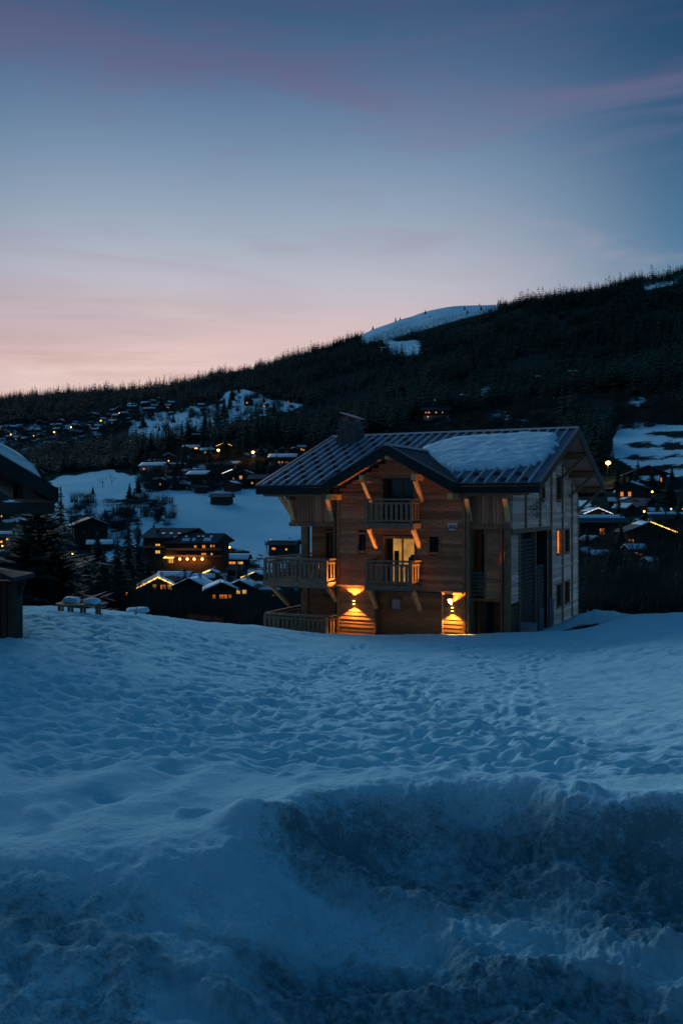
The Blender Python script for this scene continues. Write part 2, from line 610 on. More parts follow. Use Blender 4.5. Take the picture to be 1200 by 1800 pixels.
NEAR_Y = [2.6, 4.5, 6, 8, 10, 14, 20, 26, 30, 34, 37, 40, 44, 50, 60, 75]
NEAR = {   # metres below the camera, by bearing (photo column at the horizon) and distance
    -400: [2.4, 2.45, 2.5, 2.5, 2.55, 2.65, 2.8, 2.95, 3.1, 3.4, 3.9, 4.6, 6.0, 8.0, 10.5, 14],
    0: [2.4, 2.5, 2.55, 2.6, 2.65, 2.8, 3.0, 3.12, 3.3, 3.75, 4.4, 5.1, 6.3, 8.2, 10.8, 14],
    200: [2.4, 2.5, 2.55, 2.6, 2.7, 2.95, 3.2, 3.32, 3.45, 3.9, 4.6, 5.4, 6.7, 8.6, 11, 14.5],
    400: [2.4, 2.5, 2.55, 2.6, 2.75, 3.15, 3.65, 4.05, 4.25, 4.45, 4.8, 5.5, 6.8, 8.8, 11.2, 15],
    600: [2.4, 2.5, 2.55, 2.6, 2.8, 3.25, 3.9, 4.55, 4.85, 5.06, 5.3, 5.75, 6.8, 8.6, 11.2, 15],
    800: [2.4, 2.5, 2.55, 2.6, 2.8, 3.25, 3.9, 4.5, 4.83, 5.05, 5.3, 5.75, 6.4, 8.0, 11, 15],
    950: [2.4, 2.5, 2.55, 2.6, 2.8, 3.2, 3.85, 4.4, 4.7, 4.95, 5.2, 5.5, 6.0, 7.6, 11, 15],
    1030: [2.4, 2.5, 2.55, 2.6, 2.8, 3.2, 3.8, 4.3, 4.55, 4.75, 4.9, 5.0, 5.6, 7.4, 11, 15],
    1110: [2.4, 2.5, 2.55, 2.6, 2.8, 3.15, 3.7, 4.1, 4.25, 4.3, 4.45, 4.8, 5.5, 7.4, 11, 15],
    1200: [2.4, 2.5, 2.55, 2.6, 2.75, 3.1, 3.6, 3.95, 4.05, 4.15, 4.4, 4.8, 5.5, 7.5, 11, 15],
    1600: [2.4, 2.5, 2.5, 2.55, 2.7, 2.95, 3.3, 3.6, 3.8, 4.0, 4.3, 4.8, 5.6, 7.5, 11, 15],
}
FAR_Y = [110, 160, 230, 300, 380, 450, 550, 700, 900, 1200, 1600, 2000, 2400, 2900, 3400]
FAR = {    # photo row in which the ground at that distance lies
    -400: [1125, 1095, 1062, 1032, 1002, 970, 930, 880, 850, 815, 775, 742, 722, 712, 716],
    0: [1125, 1095, 1060, 1030, 1000, 970, 930, 880, 850, 810, 768, 735, 714, 704, 708],
    100: [1125, 1095, 1060, 1030, 1000, 960, 905, 855, 828, 800, 762, 730, 706, 693, 698],
    200: [1125, 1095, 1062, 1035, 1005, 965, 905, 850, 822, 790, 750, 720, 700, 689, 694],
    300: [1128, 1100, 1065, 1040, 1010, 972, 900, 850, 815, 775, 735, 705, 690, 682, 687],
    400: [1130, 1105, 1070, 1040, 1012, 975, 905, 850, 805, 760, 712, 685, 668, 657, 662],
    500: [1132, 1105, 1070, 1042, 1012, 975, 910, 850, 800, 750, 705, 670, 645, 635, 640],
    600: [1132, 1105, 1070, 1040, 1005, 965, 900, 840, 790, 740, 690, 645, 616, 600, 604],
    700: [1132, 1105, 1070, 1030, 990, 950, 890, 830, 775, 725, 665, 622, 592, 563, 562],
    800: [1132, 1100, 1060, 1015, 970, 930, 870, 810, 755, 700, 640, 592, 566, 537, 535],
    870: [1130, 1095, 1050, 1002, 955, 915, 858, 797, 742, 686, 615, 560, 550, 536, 538],
    900: [1128, 1090, 1045, 995, 945, 905, 850, 790, 735, 680, 600, 543, 546, 545, 550],
    1000: [1120, 1080, 1030, 975, 925, 885, 830, 775, 720, 655, 570, 522, 522, 525, 530],
    1100: [1115, 1070, 1015, 950, 900, 860, 805, 755, 700, 640, 555, 512, 505, 506, 512],
    1200: [1110, 1060, 1000, 935, 885, 845, 795, 745, 690, 620, 540, 494, 486, 490, 496],
    1600: [1100, 1040, 970, 900, 850, 810, 765, 710, 650, 570, 500, 450, 440, 445, 450],
}
PX = np.concatenate([np.arange(-400, -20, 9), np.arange(-20, 1221, 2.7), np.arange(1225, 1620, 9)])
LY = np.concatenate([np.log(2.6) + np.arange(0, np.log(12 / 2.6), 0.0036),
                     np.log(12) + np.arange(0, np.log(80 / 12), 0.0056),
                     np.log(80) + np.linspace(0, np.log(3400 / 80), 270)])
YR = np.exp(LY)
NC, NRW = len(PX), len(YR)


def table(rows, keys, conv):
    ks = sorted(keys)
    prof = np.array([pchip(np.log(rows), conv(np.array(keys[k])), LY) for k in ks])      # key x row
    out = np.empty((NRW, NC))
    for i in range(NRW):
        out[i] = pchip(ks, prof[:, i], PX)
    return out


def blur(a, sig, axis):
    r = int(sig * 3) + 1
    k = np.exp(-0.5 * (np.arange(-r, r + 1) / sig) ** 2)
    k /= k.sum()
    a = np.moveaxis(a, axis, 0)
    p = np.concatenate([np.repeat(a[:1], r, 0), a, np.repeat(a[-1:], r, 0)])
    out = sum(k[j] * p[j:j + a.shape[0]] for j in range(2 * r + 1))
    return np.moveaxis(out, 0, axis)


near = table(NEAR_Y, NEAR, lambda v: HZ + FPX * v / np.array(NEAR_Y))
far = table(FAR_Y, FAR, lambda v: v)
wgt = sstep(np.log(70), np.log(110), LY)[:, None]
PYG = near * (1 - wgt) + far * wgt
PYG = blur(PYG, 10, 1)
YY = np.repeat(YR[:, None], NC, 1)
PP = np.repeat(PX[None, :], NRW, 0)
XX = (PP - 600) / FPX * YY
Z = -(PYG - HZ) / FPX * YY            # relative to the camera

# ploughed bank in front: crest line, face towards the road and a lumpy foot
Yc = pchip([-400, 0, 130, 300, 400, 480, 560, 700, 900, 1000, 1200, 1600],
           [6.3, 6.45, 6.65, 6.95, 7.25, 7.7, 8.2, 8.4, 8.25, 7.95, 7.8, 7.7], PX)[None, :]
wob = 0.22 * fbm(XX * 1.1, YY * 1.1, 3, 41)
t_ = Yc + wob - YY                     # metres in front of the crest
sharp = sstep(380, 620, PP)                      # rolls over gently on the left, a cut lip from the middle rightwards
face = (0.34 * sharp * sstep(0.0, 0.5, t_) + 0.30 * (1 - sharp) * sstep(-0.4, 2.2, t_)) + 0.20 * np.clip(t_ - 0.2, 0, 4)
lip = (0.04 + 0.08 * sharp) * np.exp(-((t_ + 0.15) / 0.35) ** 2)
Z = Z - face + lip


def ridge(pts, amp, w):
    """raises the ground along a line given as (bearing column, distance)"""
    global Z
    P = [((p - 600) / FPX * y, y) for p, y in pts]
    best = np.full(Z.shape, 1e9)
    sub = slice(0, np.searchsorted(YR, 14))
    X0, Y0 = XX[sub], YY[sub]
    wx = X0 + 0.16 * fbm(X0 * 2, Y0 * 2, 2, 77)
    wy = Y0 + 0.16 * fbm(X0 * 2, Y0 * 2, 2, 78)
    b0 = np.full(X0.shape, 1e9)
    for (x0, y0), (x1, y1) in zip(P, P[1:]):
        dx, dy = x1 - x0, y1 - y0
        s = np.clip(((wx - x0) * dx + (wy - y0) * dy) / (dx * dx + dy * dy), 0, 1)
        b0 = np.minimum(b0, np.hypot(wx - x0 - s * dx, wy - y0 - s * dy))
    Z[sub] += amp * np.exp(-(b0 / w) ** 2)


ridge([(430, 7.4), (560, 7.45), (640, 7.3), (720, 6.95), (790, 6.6), (830, 6.3)], 0.16, 0.22)
ridge([(560, 7.6), (520, 7.0), (470, 6.5)], 0.08, 0.24)
ridge([(760, 5.95), (850, 6.0), (930, 6.25), (1010, 6.2), (1100, 6.45), (1230, 6.5)], 0.13, 0.18)
ridge([(560, 5.9), (660, 6.05), (760, 5.85)], 0.10, 0.18)
ridge([(880, 5.65), (960, 5.85), (1040, 5.6)], 0.09, 0.14)
ridge([(1040, 7.1), (1110, 6.95), (1220, 7.25)], 0.12, 0.18)
ridge([(240, 5.8), (330, 5.9), (430, 5.75), (520, 5.6)], 0.07, 0.18)
ridge([(-100, 7.6), (60, 7.9), (180, 8.5), (330, 9.5)], 0.09, 0.26)
ridge([(180, 7.4), (260, 7.9), (330, 8.6), (430, 9.3)], 0.08, 0.22)
ridge([(560, 8.9), (680, 9.2), (760, 8.9)], 0.08, 0.22)
for q in range(60):      # clods thrown up by the plough
    p_, y_ = rnd.uniform(-60, 1260), rnd.uniform(4.8, 8.2)
    a_ = rnd.uniform(-60, 60)
    ridge([(p_, y_), (p_ + a_, y_ + rnd.uniform(-.15, .15))], rnd.uniform(0.03, 0.09) * rnd.choice((1, 1, -1)), rnd.uniform(0.05, 0.14))

wn_ = sstep(15, 9, YY)                                          # near-bank roughness fades into the trodden field
wf_ = sstep(3, 1, np.abs(0)) if False else 1.0
face_w = np.exp(-((t_ - 0.7) / 1.3) ** 2)
Z += wn_ * (0.05 * fbm(XX * 1.3, YY * 1.3, 4, 3))
bank = sstep(-0.5, 0.4, t_) * (0.55 + 0.45 * sharp)
Z += bank * (0.045 * fbm(XX * 8, YY * 8, 4, 25, 0.65) - 0.06 * np.abs(fbm(XX * 5.5, YY * 6.5, 4, 27, 0.6)))
Z += bank * (0.10 * fbm(XX * 1.7, YY * 2.1, 6, 21, 0.58) - 0.11 * np.abs(fbm(XX * 2.6, YY * 3.2, 6, 23, 0.6)))
# the trodden field: swells and old footprints
fld = sstep(8.0, 10.5, YY) * (1 - sstep(44, 60, YY))
Z += fld * (0.12 * fbm(XX * 0.35, YY * 0.35, 3, 5) + 0.05 * fbm(XX * 0.8, YY * 1.25, 4, 31))
cell = vnoise(XX * 2.3, YY * 2.3, 55)
Z += fld * 0.02 * (cell - 0.5)


def dent(x, y, a, b_, ang, depth):
    r = 1.9 * max(a, b_)
    i0, i1 = np.searchsorted(YR, [y - r, y + r])
    if i1 <= i0:
        return
    j0, j1 = np.searchsorted(PX, [600 + FPX * (x - r) / y, 600 + FPX * (x + r) / y])
    if j1 <= j0:
        return
    X0, Y0 = XX[i0:i1, j0:j1] - x, YY[i0:i1, j0:j1] - y
    c, s = math.cos(ang), math.sin(ang)
    q = ((X0 * c + Y0 * s) / a) ** 2 + ((-X0 * s + Y0 * c) / b_) ** 2
    Z[i0:i1, j0:j1] += depth * (-np.exp(-q * q * 0.8) + 0.18 * np.exp(-((np.sqrt(q) - 1.4) / 0.4) ** 2))


calm = fbm(XX * 0.16, YY * 0.16, 2, 44)


def calm_at(x, y):
    i = min(int(np.searchsorted(YR, y)), NRW - 1)
    j = min(int(np.searchsorted(PX, 600 + FPX * x / y)), NC - 1)
    return calm[i, j]


for k in range(6500):
    y = 8.8 * math.exp(rnd.random() ** 0.75 * math.log(37 / 8.8))
    x = (rnd.uniform(-150, 1350) - 600) / FPX * y
    if x > 4 and y > 34:
        continue
    s = rnd.uniform(0.06, 0.135)
    d_ = rnd.uniform(0.02, 0.07) * (0.6 + 0.4 * min(1, (y - 8) / 9)) * min(1.3, max(0.25, 0.8 + 1.6 * calm_at(x, y)))
    dent(x, y, s * rnd.uniform(1.2, 2.3), s, rnd.gauss(0, 0.35), d_)
for trail in (((250, 9.5), (420, 14), (560, 22), (640, 33)), ((850, 9.3), (870, 14), (890, 20), (800, 32)),
              ((980, 9.5), (940, 15), (930, 24), (1000, 31)), ((20, 12), (200, 17), (160, 28)), ((700, 9.4), (760, 15), (620, 26))):
    for (p0, y0), (p1, y1) in zip(trail, trail[1:]):
        n_ = int(math.hypot((p1 - p0) / FPX * y0, y1 - y0) / 0.42) + 2
        for k in range(n_):
            f = k / n_
            y = y0 + (y1 - y0) * f
            p = p0 + (p1 - p0) * f
            dent((p - 600) / FPX * y + (0.14 if k % 2 else -0.14) + rnd.gauss(0, .05), y, 0.12, 0.19, rnd.gauss(0.2, 0.3), rnd.uniform(0.05, 0.09))
# hollow against the gable side of the chalet, with a shovelled mound beyond it
hx, hy = 9.75, 38.1
Z -= 0.6 * np.exp(-(((XX - hx) / 1.5) ** 2 + ((YY - hy) / 1.3) ** 2) ** 2)
Z += 0.30 * np.exp(-(((XX - 10.9) / 1.3) ** 2 + ((YY - 40.2) / 1.4) ** 2)) * (1 + 0.8 * fbm(XX * 2.5, YY * 2.5, 4, 61))
# far relief
fr = sstep(70, 160, YY)
Z += fr * YY * (0.0030 * fbm(XX / (0.11 * YY + 20), np.log(YY) * 9, 4, 71) + 0.0012 * fbm(XX / (0.03 * YY + 5), np.log(YY) * 30, 3, 72))
Z += sstep(1700, 2500, YY) * YY * (0.0042 * fbm(PP / 55, YY / 900, 3, 73)) * (1 - 0.7 * sstep(600, 660, PP) * sstep(900, 860, PP))
PYZ = HZ - FPX * Z / YY               # row of every ground point


def gz(x, y):
    """ground height (relative to the camera) at a place"""
    p = 600 + FPX * x / y
    i = min(max(int(np.searchsorted(YR, y)) - 1, 0), NRW - 2)
    j = min(max(int(np.searchsorted(PX, p)) - 1, 0), NC - 2)
    fy = (y - YR[i]) / (YR[i + 1] - YR[i])
    fx = (p - PX[j]) / (PX[j + 1] - PX[j])
    a = Z[i, j] * (1 - fx) + Z[i, j + 1] * fx
    b_ = Z[i + 1, j] * (1 - fx) + Z[i + 1, j + 1] * fx
    return float(a * (1 - fy) + b_ * fy)


def gzv(x, y):
    p = 600 + FPX * x / y
    i = np.clip(np.searchsorted(YR, y) - 1, 0, NRW - 2)
    j = np.clip(np.searchsorted(PX, p) - 1, 0, NC - 2)
    fy = (y - YR[i]) / (YR[i + 1] - YR[i])
    fx = (p - PX[j]) / (PX[j + 1] - PX[j])
    return (Z[i, j] * (1 - fx) + Z[i, j + 1] * fx) * (1 - fy) + (Z[i + 1, j] * (1 - fx) + Z[i + 1, j + 1] * fx) * fy


def at(px, py, ymin=60.0):
    """the place on the slopes beyond the field that lies on this bearing at this height of view"""
    j = min(max(int(np.searchsorted(PX, px)), 0), NC - 1)
    i0 = int(np.searchsorted(YR, ymin))
    c = PYZ[i0:, j]
    k = int(np.argmax(c <= py)) if (c <= py).any() else int(np.argmin(c))
    y = YR[i0 + k]
    x = (px - 600) / FPX * y
    return x, y, gz(x, y) + CZ


# where snow lies on the far slopes (bearing column, row of the ground)
SNOW = [
    [(40, 860), (100, 838), (200, 826), (240, 838), (245, 858), (330, 868), (430, 868), (455, 852), (560, 850), (570, 975), (470, 980), (440, 968), (300, 945), (250, 950), (180, 970), (110, 960), (70, 900)],
    [(220, 768), (235, 738), (262, 730), (300, 722), (330, 714), (380, 712), (398, 688), (430, 684), (470, 700), (540, 712), (500, 724), (430, 738), (350, 762), (300, 772)],
    [(672, 600), (738, 598), (742, 625), (690, 626)],
    [(1085, 749), (1400, 742), (1400, 848), (1200, 840), (1130, 833), (1072, 800)],
    [(843, 700), (846, 682), (863, 680), (861, 700)],
    [(1080, 655), (1140, 655), (1140, 672), (1080, 672)],
    [(425, 745), (500, 756), (500, 764), (440, 764)],
    [(1085, 958), (1140, 952), (1152, 985), (1100, 992)], [(1012, 1000), (1048, 1008), (1042, 1038), (1012, 1032)], [(1060, 1058), (1135, 1060), (1135, 1073), (1060, 1071)],
    [(165, 935), (200, 930), (216, 985), (188, 988)], [(395, 1058), (465, 1050), (475, 1088), (400, 1090)], [(0, 880), (60, 884), (60, 915), (0, 915)], [(1010, 878), (1040, 880), (1040, 890), (1010, 890)],
    [(240, 800), (330, 800), (420, 830), (450, 850), (430, 870), (330, 868), (245, 858)],
]
wpx = PP + 9 * fbm(XX / (0.012 * YY + 2), np.log(YY) * 40, 3, 81)
wpy = PYZ + 4 * fbm(XX / (0.012 * YY + 2) + 9, np.log(YY) * 40, 3, 82)
bare = np.where(YY > 66, 1.0, 0.0)
for poly in SNOW:
    bare[inpoly(wpx, wpy, poly) & (YY > 66)] = 0.0
farv = inpoly(wpx, wpy, [(-400, 740), (0, 752), (60, 742), (130, 742), (200, 720), (270, 700), (292, 706), (272, 728), (200, 758), (130, 792), (60, 797), (-400, 790)]) & (YY > 66)
bare[farv] = 0.5
dome = (YY > 2380) & (PP > 632) & (PP < 884)
bare[dome] = np.clip(0.22 + 0.5 * fbm(XX / 60, YY / 60, 4, 99), 0, 1)[dome]
bare[dome & (YY < 2620)] = 0.46
sky_r = (YY > 1900) & (PP > 1130)
bare[sky_r] = 0.35
# thawed patches on the meadow, terraces on the right-hand one, snow left between the valley houses
pat = fbm(XX / 14, YY / 30, 4, 91)
mead = inpoly(PP, PYZ, [(110, 890), (200, 872), (300, 880), (330, 900), (300, 945), (180, 975), (110, 960)]) & (YY > 66)
bare = np.where(mead, np.clip(0.38 + 0.7 * pat + 0.5 * fbm(XX / 5, YY / 9, 3, 92), 0, 1), bare)
bare = np.where((bare == 0) & (YY > 66) & inpoly(PP, PYZ, SNOW[0]), np.clip(0.12 + 0.45 * fbm(XX / 9, YY / 22, 4, 94), 0, 1), bare)
terr = inpoly(PP, PYZ, SNOW[3]) & (YY > 66)
st = np.abs(((PYZ + 5 * fbm(XX / 40, YY / 40, 2, 95) - 765) / 19) % 1 - 0.5) * 2
bare = np.where(terr, np.clip(0.02 + 0.95 * sstep(0.35, 0.75, st) * sstep(1090, 1130, PP + 0.8 * (PYZ - 780)) + 0.5 * fbm(XX / 10, YY / 25, 3, 96), 0, 1), bare)
hs_ = inpoly(PP, PYZ, SNOW[-1]) & (YY > 66)
bare = np.where(hs_, np.clip(0.40 + 0.7 * fbm(XX / 12, YY / 20, 4, 93), 0, 1), bare)
up_ = inpoly(PP, PYZ, SNOW[1]) & (YY > 66)
bare = np.where(up_, np.clip(0.16 + 0.75 * fbm(XX / 26, YY / 50, 4, 103), 0, 1), bare)
val = (YY > 66) & (PYZ > 950)
bare = np.where(val & (bare > 0.9), np.clip(0.62 + 0.3 * sstep(260, 200, PP) + 0.75 * fbm(XX / 16, YY / 22, 4, 97), 0, 1), bare)
upv = (YY > 66) & inpoly(PP, PYZ, [(540, 760), (860, 700), (1080, 650), (1220, 650), (1220, 745), (1000, 760), (700, 780)])
bare = np.where(upv & (bare > 0.9), np.clip(0.80 + 0.6 * fbm(XX / 20, YY / 40, 4, 98), 0, 1), bare)
bare = np.where((YY > 36) & (np.abs(XX - hx) < 2.6) & (YY < 41.5), 1.25 * np.exp(-(((XX - hx) / 1.45) ** 2 + ((YY - hy) / 1.2) ** 2) ** 2), bare)
bare = blur(blur(bare, 1.2, 0), 1.2, 1)
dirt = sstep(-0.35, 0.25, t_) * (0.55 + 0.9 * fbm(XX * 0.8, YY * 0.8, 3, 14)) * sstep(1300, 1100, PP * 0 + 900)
dirt = np.clip(sstep(-0.3, 0.3, t_) * (0.30 + 0.22 * sstep(0.8, 2.6, t_) + 0.42 * sharp * np.exp(-((t_ - 0.45) / 0.7) ** 2) + 0.6 * fbm(XX * 0.7, YY * 0.9, 3, 14)), 0, 1)  # dirt patches plus painted shade on the face below the lip


def grid_mesh(name, X, Y, Zv, attrs, mat):
    nr_, nc_ = X.shape
    me = bpy.data.meshes.new(name)
    co = np.stack([X, Y, Zv], -1).reshape(-1, 3).astype(np.float32)
    idx = np.arange(nr_ * nc_).reshape(nr_, nc_)
    q = np.stack([idx[:-1, :-1], idx[:-1, 1:], idx[1:, 1:], idx[1:, :-1]], -1).reshape(-1, 4)
    me.vertices.add(len(co))
    me.vertices.foreach_set('co', co.ravel())
    me.loops.add(q.size)
    me.loops.foreach_set('vertex_index', q.ravel().astype(np.int32))
    me.polygons.add(len(q))
    me.polygons.foreach_set('loop_start', np.arange(0, q.size, 4, dtype=np.int32))
    me.polygons.foreach_set('use_smooth', np.ones(len(q), bool))
    for k, v in attrs.items():
        a = me.attributes.new(k, 'FLOAT', 'POINT')
        a.data.foreach_set('value', v.astype(np.float32).ravel())
    me.materials.append(MATS[mat])
    me.update()
    me.validate()
    return me


grime_shade = sstep(-0.15, 0.55, t_ + 0.25 * fbm(XX * 2.2, YY * 2.2, 4, 16)) * np.clip(0.52 + 0.30 * sstep(1.2, 2.6, t_) + 1.15 * fbm(XX * 0.75 + 0.5 * YY, YY * 1.5, 4, 18), 0.08, 1)  # bank face darkened as dirty snow, its shade painted into the colour
ground = put('ground', grid_mesh('ground', XX, YY, Z + CZ, {'bare': bare, 'dirt': dirt, 'grime_shade': grime_shade}, 'snow_ground'))
tag(ground, kind='structure')
# the cleared lane the photographer stands on, joining the sheet at its near edge
bx_, by_ = np.meshgrid(np.linspace(-14, 14, 60), np.linspace(-26, 2.7, 60))
lane = put('lane', grid_mesh('lane', bx_, by_, CZ - 3.60 + 0.03 * fbm(bx_, by_, 4, 33), {'bare': bx_ * 0, 'dirt': bx_ * 0 + 0.8, 'grime_shade': bx_ * 0 + 1}, 'snow_ground'))
tag(lane, kind='structure')
# ------------------------------------------------------------------ the timber chalet
HA = R(25.3)
YC0 = 37.26
XC0 = (893.5 - 600) / FPX * YC0
HU, HV = (-math.cos(HA), math.sin(HA)), (math.sin(HA), math.cos(HA))
BASE = 7.2
chalet = empty('timber_chalet', (XC0, YC0, CZ - BASE), -HA,
               'large three-storey timber chalet with lit wall lamps and a metal roof half under snow', 'chalet')


def H(p):                       # u to the left along the balcony front, v back along the gable side, z from eye level
    return (-p[0], p[1], p[2] + BASE)


def HM():
    return MB(H)


EAVE_Z, RIDGE_Z, DEPTH, EO, GO, LEN = 0.91, 3.67, 14.4, 0.74, 1.42, 10.13
SL = (RIDGE_Z - EAVE_Z) / (DEPTH / 2 + EO)


def roofz(v):
    return EAVE_Z + (EO + min(v, DEPTH - v)) * SL


def cut(a, b_, holes, z0, z1):
    seg = [(a, b_)]
    for (h0, h1, hz0, hz1) in holes:
        if z1 <= hz0 + 0.02 or z0 >= hz1 - 0.02:
            continue
        new = []
        for s0, s1 in seg:
            if h1 <= s0 or h0 >= s1:
                new.append((s0, s1))
                continue
            if h0 > s0:
                new.append((s0, h0))
            if h1 < s1:
                new.append((h1, s1))
        seg = new
    return seg


def boards(mb, face, off, z0, z1, ext, holes=(), pitch=0.17, out=0.065, back=0.14):
    """lapped horizontal boards; face 'u' looks to -v at v=off, face 'v' looks to -u at u=off"""
    k = max(1, round((z1 - z0) / pitch))
    h = (z1 - z0) / k
    for i in range(k):
        a0, b0 = z0 + i * h, z0 + (i + 1) * h
        e = ext(a0 + h / 2)
        if e[1] - e[0] < 0.1:
            continue
        for s0, s1 in cut(e[0], e[1], holes, a0, b0):
            # split long runs into staggered lengths
            cuts = [s0]
            while s1 - cuts[-1] > 4.2:
                cuts.append(cuts[-1] + rnd.uniform(1.8, 3.6))
            cuts.append(s1)
            for c0, c1 in zip(cuts, cuts[1:]):
                o1, o2 = out + rnd.uniform(-0.008, 0.008), out * 0.25
                g = 0.004
                if face == 'u':
                    mb.hexa([(c0 + g, off - o1, a0 + g), (c1 - g, off - o1, a0 + g), (c1 - g, off + back, a0 + g), (c0 + g, off + back, a0 + g),
                             (c0 + g, off - o2, b0), (c1 - g, off - o2, b0), (c1 - g, off + back, b0), (c0 + g, off + back, b0)])
                else:
                    mb.hexa([(off - o1, c0 + g, a0 + g), (off - o1, c1 - g, a0 + g), (off + back, c1 - g, a0 + g), (off + back, c0 + g, a0 + g),
                             (off - o2, c0 + g, b0), (off - o2, c1 - g, b0), (off + back, c1 - g, b0), (off + back, c0 + g, b0)])
    return mb


def upright_boards(mb, off, z0, z1, u0, u1, pitch=0.16):
    k = round((u1 - u0) / pitch)
    w = (u1 - u0) / k
    for i in range(k):
        o = rnd.uniform(0.03, 0.05)
        mb.box(u0 + i * w + 0.006, u0 + (i + 1) * w - 0.006, off - o, off + 0.12, z0, z1)
    return mb


def opening(face, off, a0, a1, z0, z1, pane='glass_dark', mull=1, deep=0.10, label=None, trim=0.07, frame='beam'):
    """a framed window set into an opening, with one child per pane"""
    def q(a, d, z):
        return (a, off + d, z) if face == 'u' else (off + d, a, z)
    m = HM()

    def bx(x0, x1, d0, d1, y0, y1):
        m.hexa([q(x0, d0, y0), q(x1, d0, y0), q(x1, d1, y0), q(x0, d1, y0), q(x0, d0, y1), q(x1, d0, y1), q(x1, d1, y1), q(x0, d1, y1)])
    t = trim
    bx(a0 - t, a0 + 0.03, -0.07, deep + 0.06, z0 - t, z1 + t)
    bx(a1 - 0.03, a1 + t, -0.07, deep + 0.06, z0 - t, z1 + t)
    bx(a0 + 0.03, a1 - 0.03, -0.068, deep + 0.06, z1 - 0.03, z1 + t)
    bx(a0 + 0.03, a1 - 0.03, -0.10, deep + 0.06, z0 - t, z0 + 0.03)
    w = (a1 - a0 - 0.06) / mull
    for i in range(1, mull):
        bx(a0 + 0.03 + i * w - 0.03, a0 + 0.03 + i * w + 0.03, deep - 0.06, deep + 0.058, z0 + 0.03, z1 - 0.03)
    o = m.build('window', frame, chalet)
    if label:
        o['label'] = label
    panes = pane if isinstance(pane, (list, tuple)) else [pane] * mull
    for i in range(mull):
        s0, s1 = a0 + 0.03 + i * w + (0.03 if i else 0), a0 + 0.03 + (i + 1) * w - (0.03 if i < mull - 1 else 0)
        p = HM()
        p.hexa([q(s0, deep, z0 + 0.03), q(s1, deep, z0 + 0.03), q(s1, deep + 0.02, z0 + 0.03), q(s0, deep + 0.02, z0 + 0.03),
                q(s0, deep, z1 - 0.03), q(s1, deep, z1 - 0.03), q(s1, deep + 0.02, z1 - 0.03), q(s0, deep + 0.02, z1 - 0.03)])
        p.build('pane', panes[i], o)
    return o


BV = -0.30                       # face of the projecting centre bay
BU0, BU1, APU, APZ = 1.73, 7.61, 4.80, 2.55
CSL = (APZ - 0.93) / (APU - 1.85)


def bay_ext(z):
    top = APZ - 0.36
    d = (top - z) / CSL
    return (max(BU0, APU - d), min(BU1, APU + d))


holes = [(3.98, 5.45, -0.75, 1.24), (3.95, 5.40, -3.35, -1.36), (6.18, 6.60, -2.0, -1.2), (2.86, 3.34, -2.0, -1.25), (2.12, 2.46, -1.0, -0.76)]
wall = boards(HM(), 'u', BV, -3.62, APZ - 0.4, bay_ext, holes).build('wall_cladding', 'wood', chalet)
wall['kind'] = 'stuff'
# ground storey of the bay: two lit piers left and right of a recessed middle
w = boards(HM(), 'u', BV, -7.0, -3.62, lambda z: (5.84, BU1), (), 0.17, 0.06, 0.7).build('wall_cladding', 'wood', chalet)
w['kind'] = 'stuff'
w = boards(HM(), 'u', BV, -7.0, -3.72, lambda z: (1.86, 2.68), (), 0.17, 0.06, 0.7).build('wall_cladding', 'wood', chalet)
w['kind'] = 'stuff'
w = boards(HM(), 'u', 0.32, -7.0, -3.62, lambda z: (2.68, 5.84), [(4.85, 5.35, -4.55, -4.05)], 0.17, 0.05, 0.12).build('wall_cladding', 'wood', chalet)
w['kind'] = 'stuff'
opening('u', 0.32, 4.85, 5.35, -4.55, -4.05, 'white_frame', 1, label='small pale window below the lower balcony')
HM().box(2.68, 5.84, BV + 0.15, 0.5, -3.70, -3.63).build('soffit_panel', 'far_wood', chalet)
HM().box(1.84, 2.72, BV - 0.16, BV + 0.1, -3.70, -3.62).box(1.84, 2.76, BV - 0.22, BV + 0.1, -3.615, -3.57).build('pier_cap', 'beam_pale', chalet)
HM().box(2.685, 2.75, BV - 0.075, BV + 0.3, -7, -3.72).build('pier_edge', 'beam_pale', chalet)
HM().box(1.74, 1.85, BV - 0.075, BV + 0.3, -7, -3.62).build('pier_edge', 'beam_pale', chalet)
HM().box(5.77, 5.835, BV - 0.08, BV + 0.3, -7, -3.7).build('pier_edge', 'beam', chalet)
HM().box(5.80, BU1, BV - 0.20, BV + 0.02, -3.55, -3.46).build('lamp_ledge', 'beam_pale', chalet)
# storey bands and corner boards of the bay
for z in (0.44, -1.02):
    HM().box(5.80, BU1, BV - 0.09, BV + 0.0, z, z + 0.12).build('storey_band', 'beam', chalet)
    HM().box(BU0, 3.60, BV - 0.09, BV + 0.0, z, z + 0.12).build('storey_band', 'beam', chalet)
for u in (BU0, BU1 - 0.12):
    HM().box(u, u + 0.12, BV - 0.085, BV + 0.35, -7, 0.7).build('corner_board', 'beam', chalet)
HM().box(7.66, 7.74, BV - 0.02, BV + 0.06, -7.0, 0.4).build('drain_pipe', 'dark_metal', chalet)
HM().box(7.62, 7.75, BV + 0.07, 1.0, -7.0, 1.0).build('bay_side_wall', 'wood', chalet)
HM().box(1.60, 1.72, BV + 0.02, 1.0, -7.0, 1.0).build('bay_side_wall', 'wood', chalet)
opening('u', BV, 3.98, 5.45, -0.72, 1.22, 'glass_dark', 2, 0.45, 'dark glazed door under the cross gable')
opening('u', BV, 3.95, 5.40, -3.32, -1.38, ['lit_room', 'lit_room'], 2, 0.40, 'glazed balcony door with a warm lit room behind')
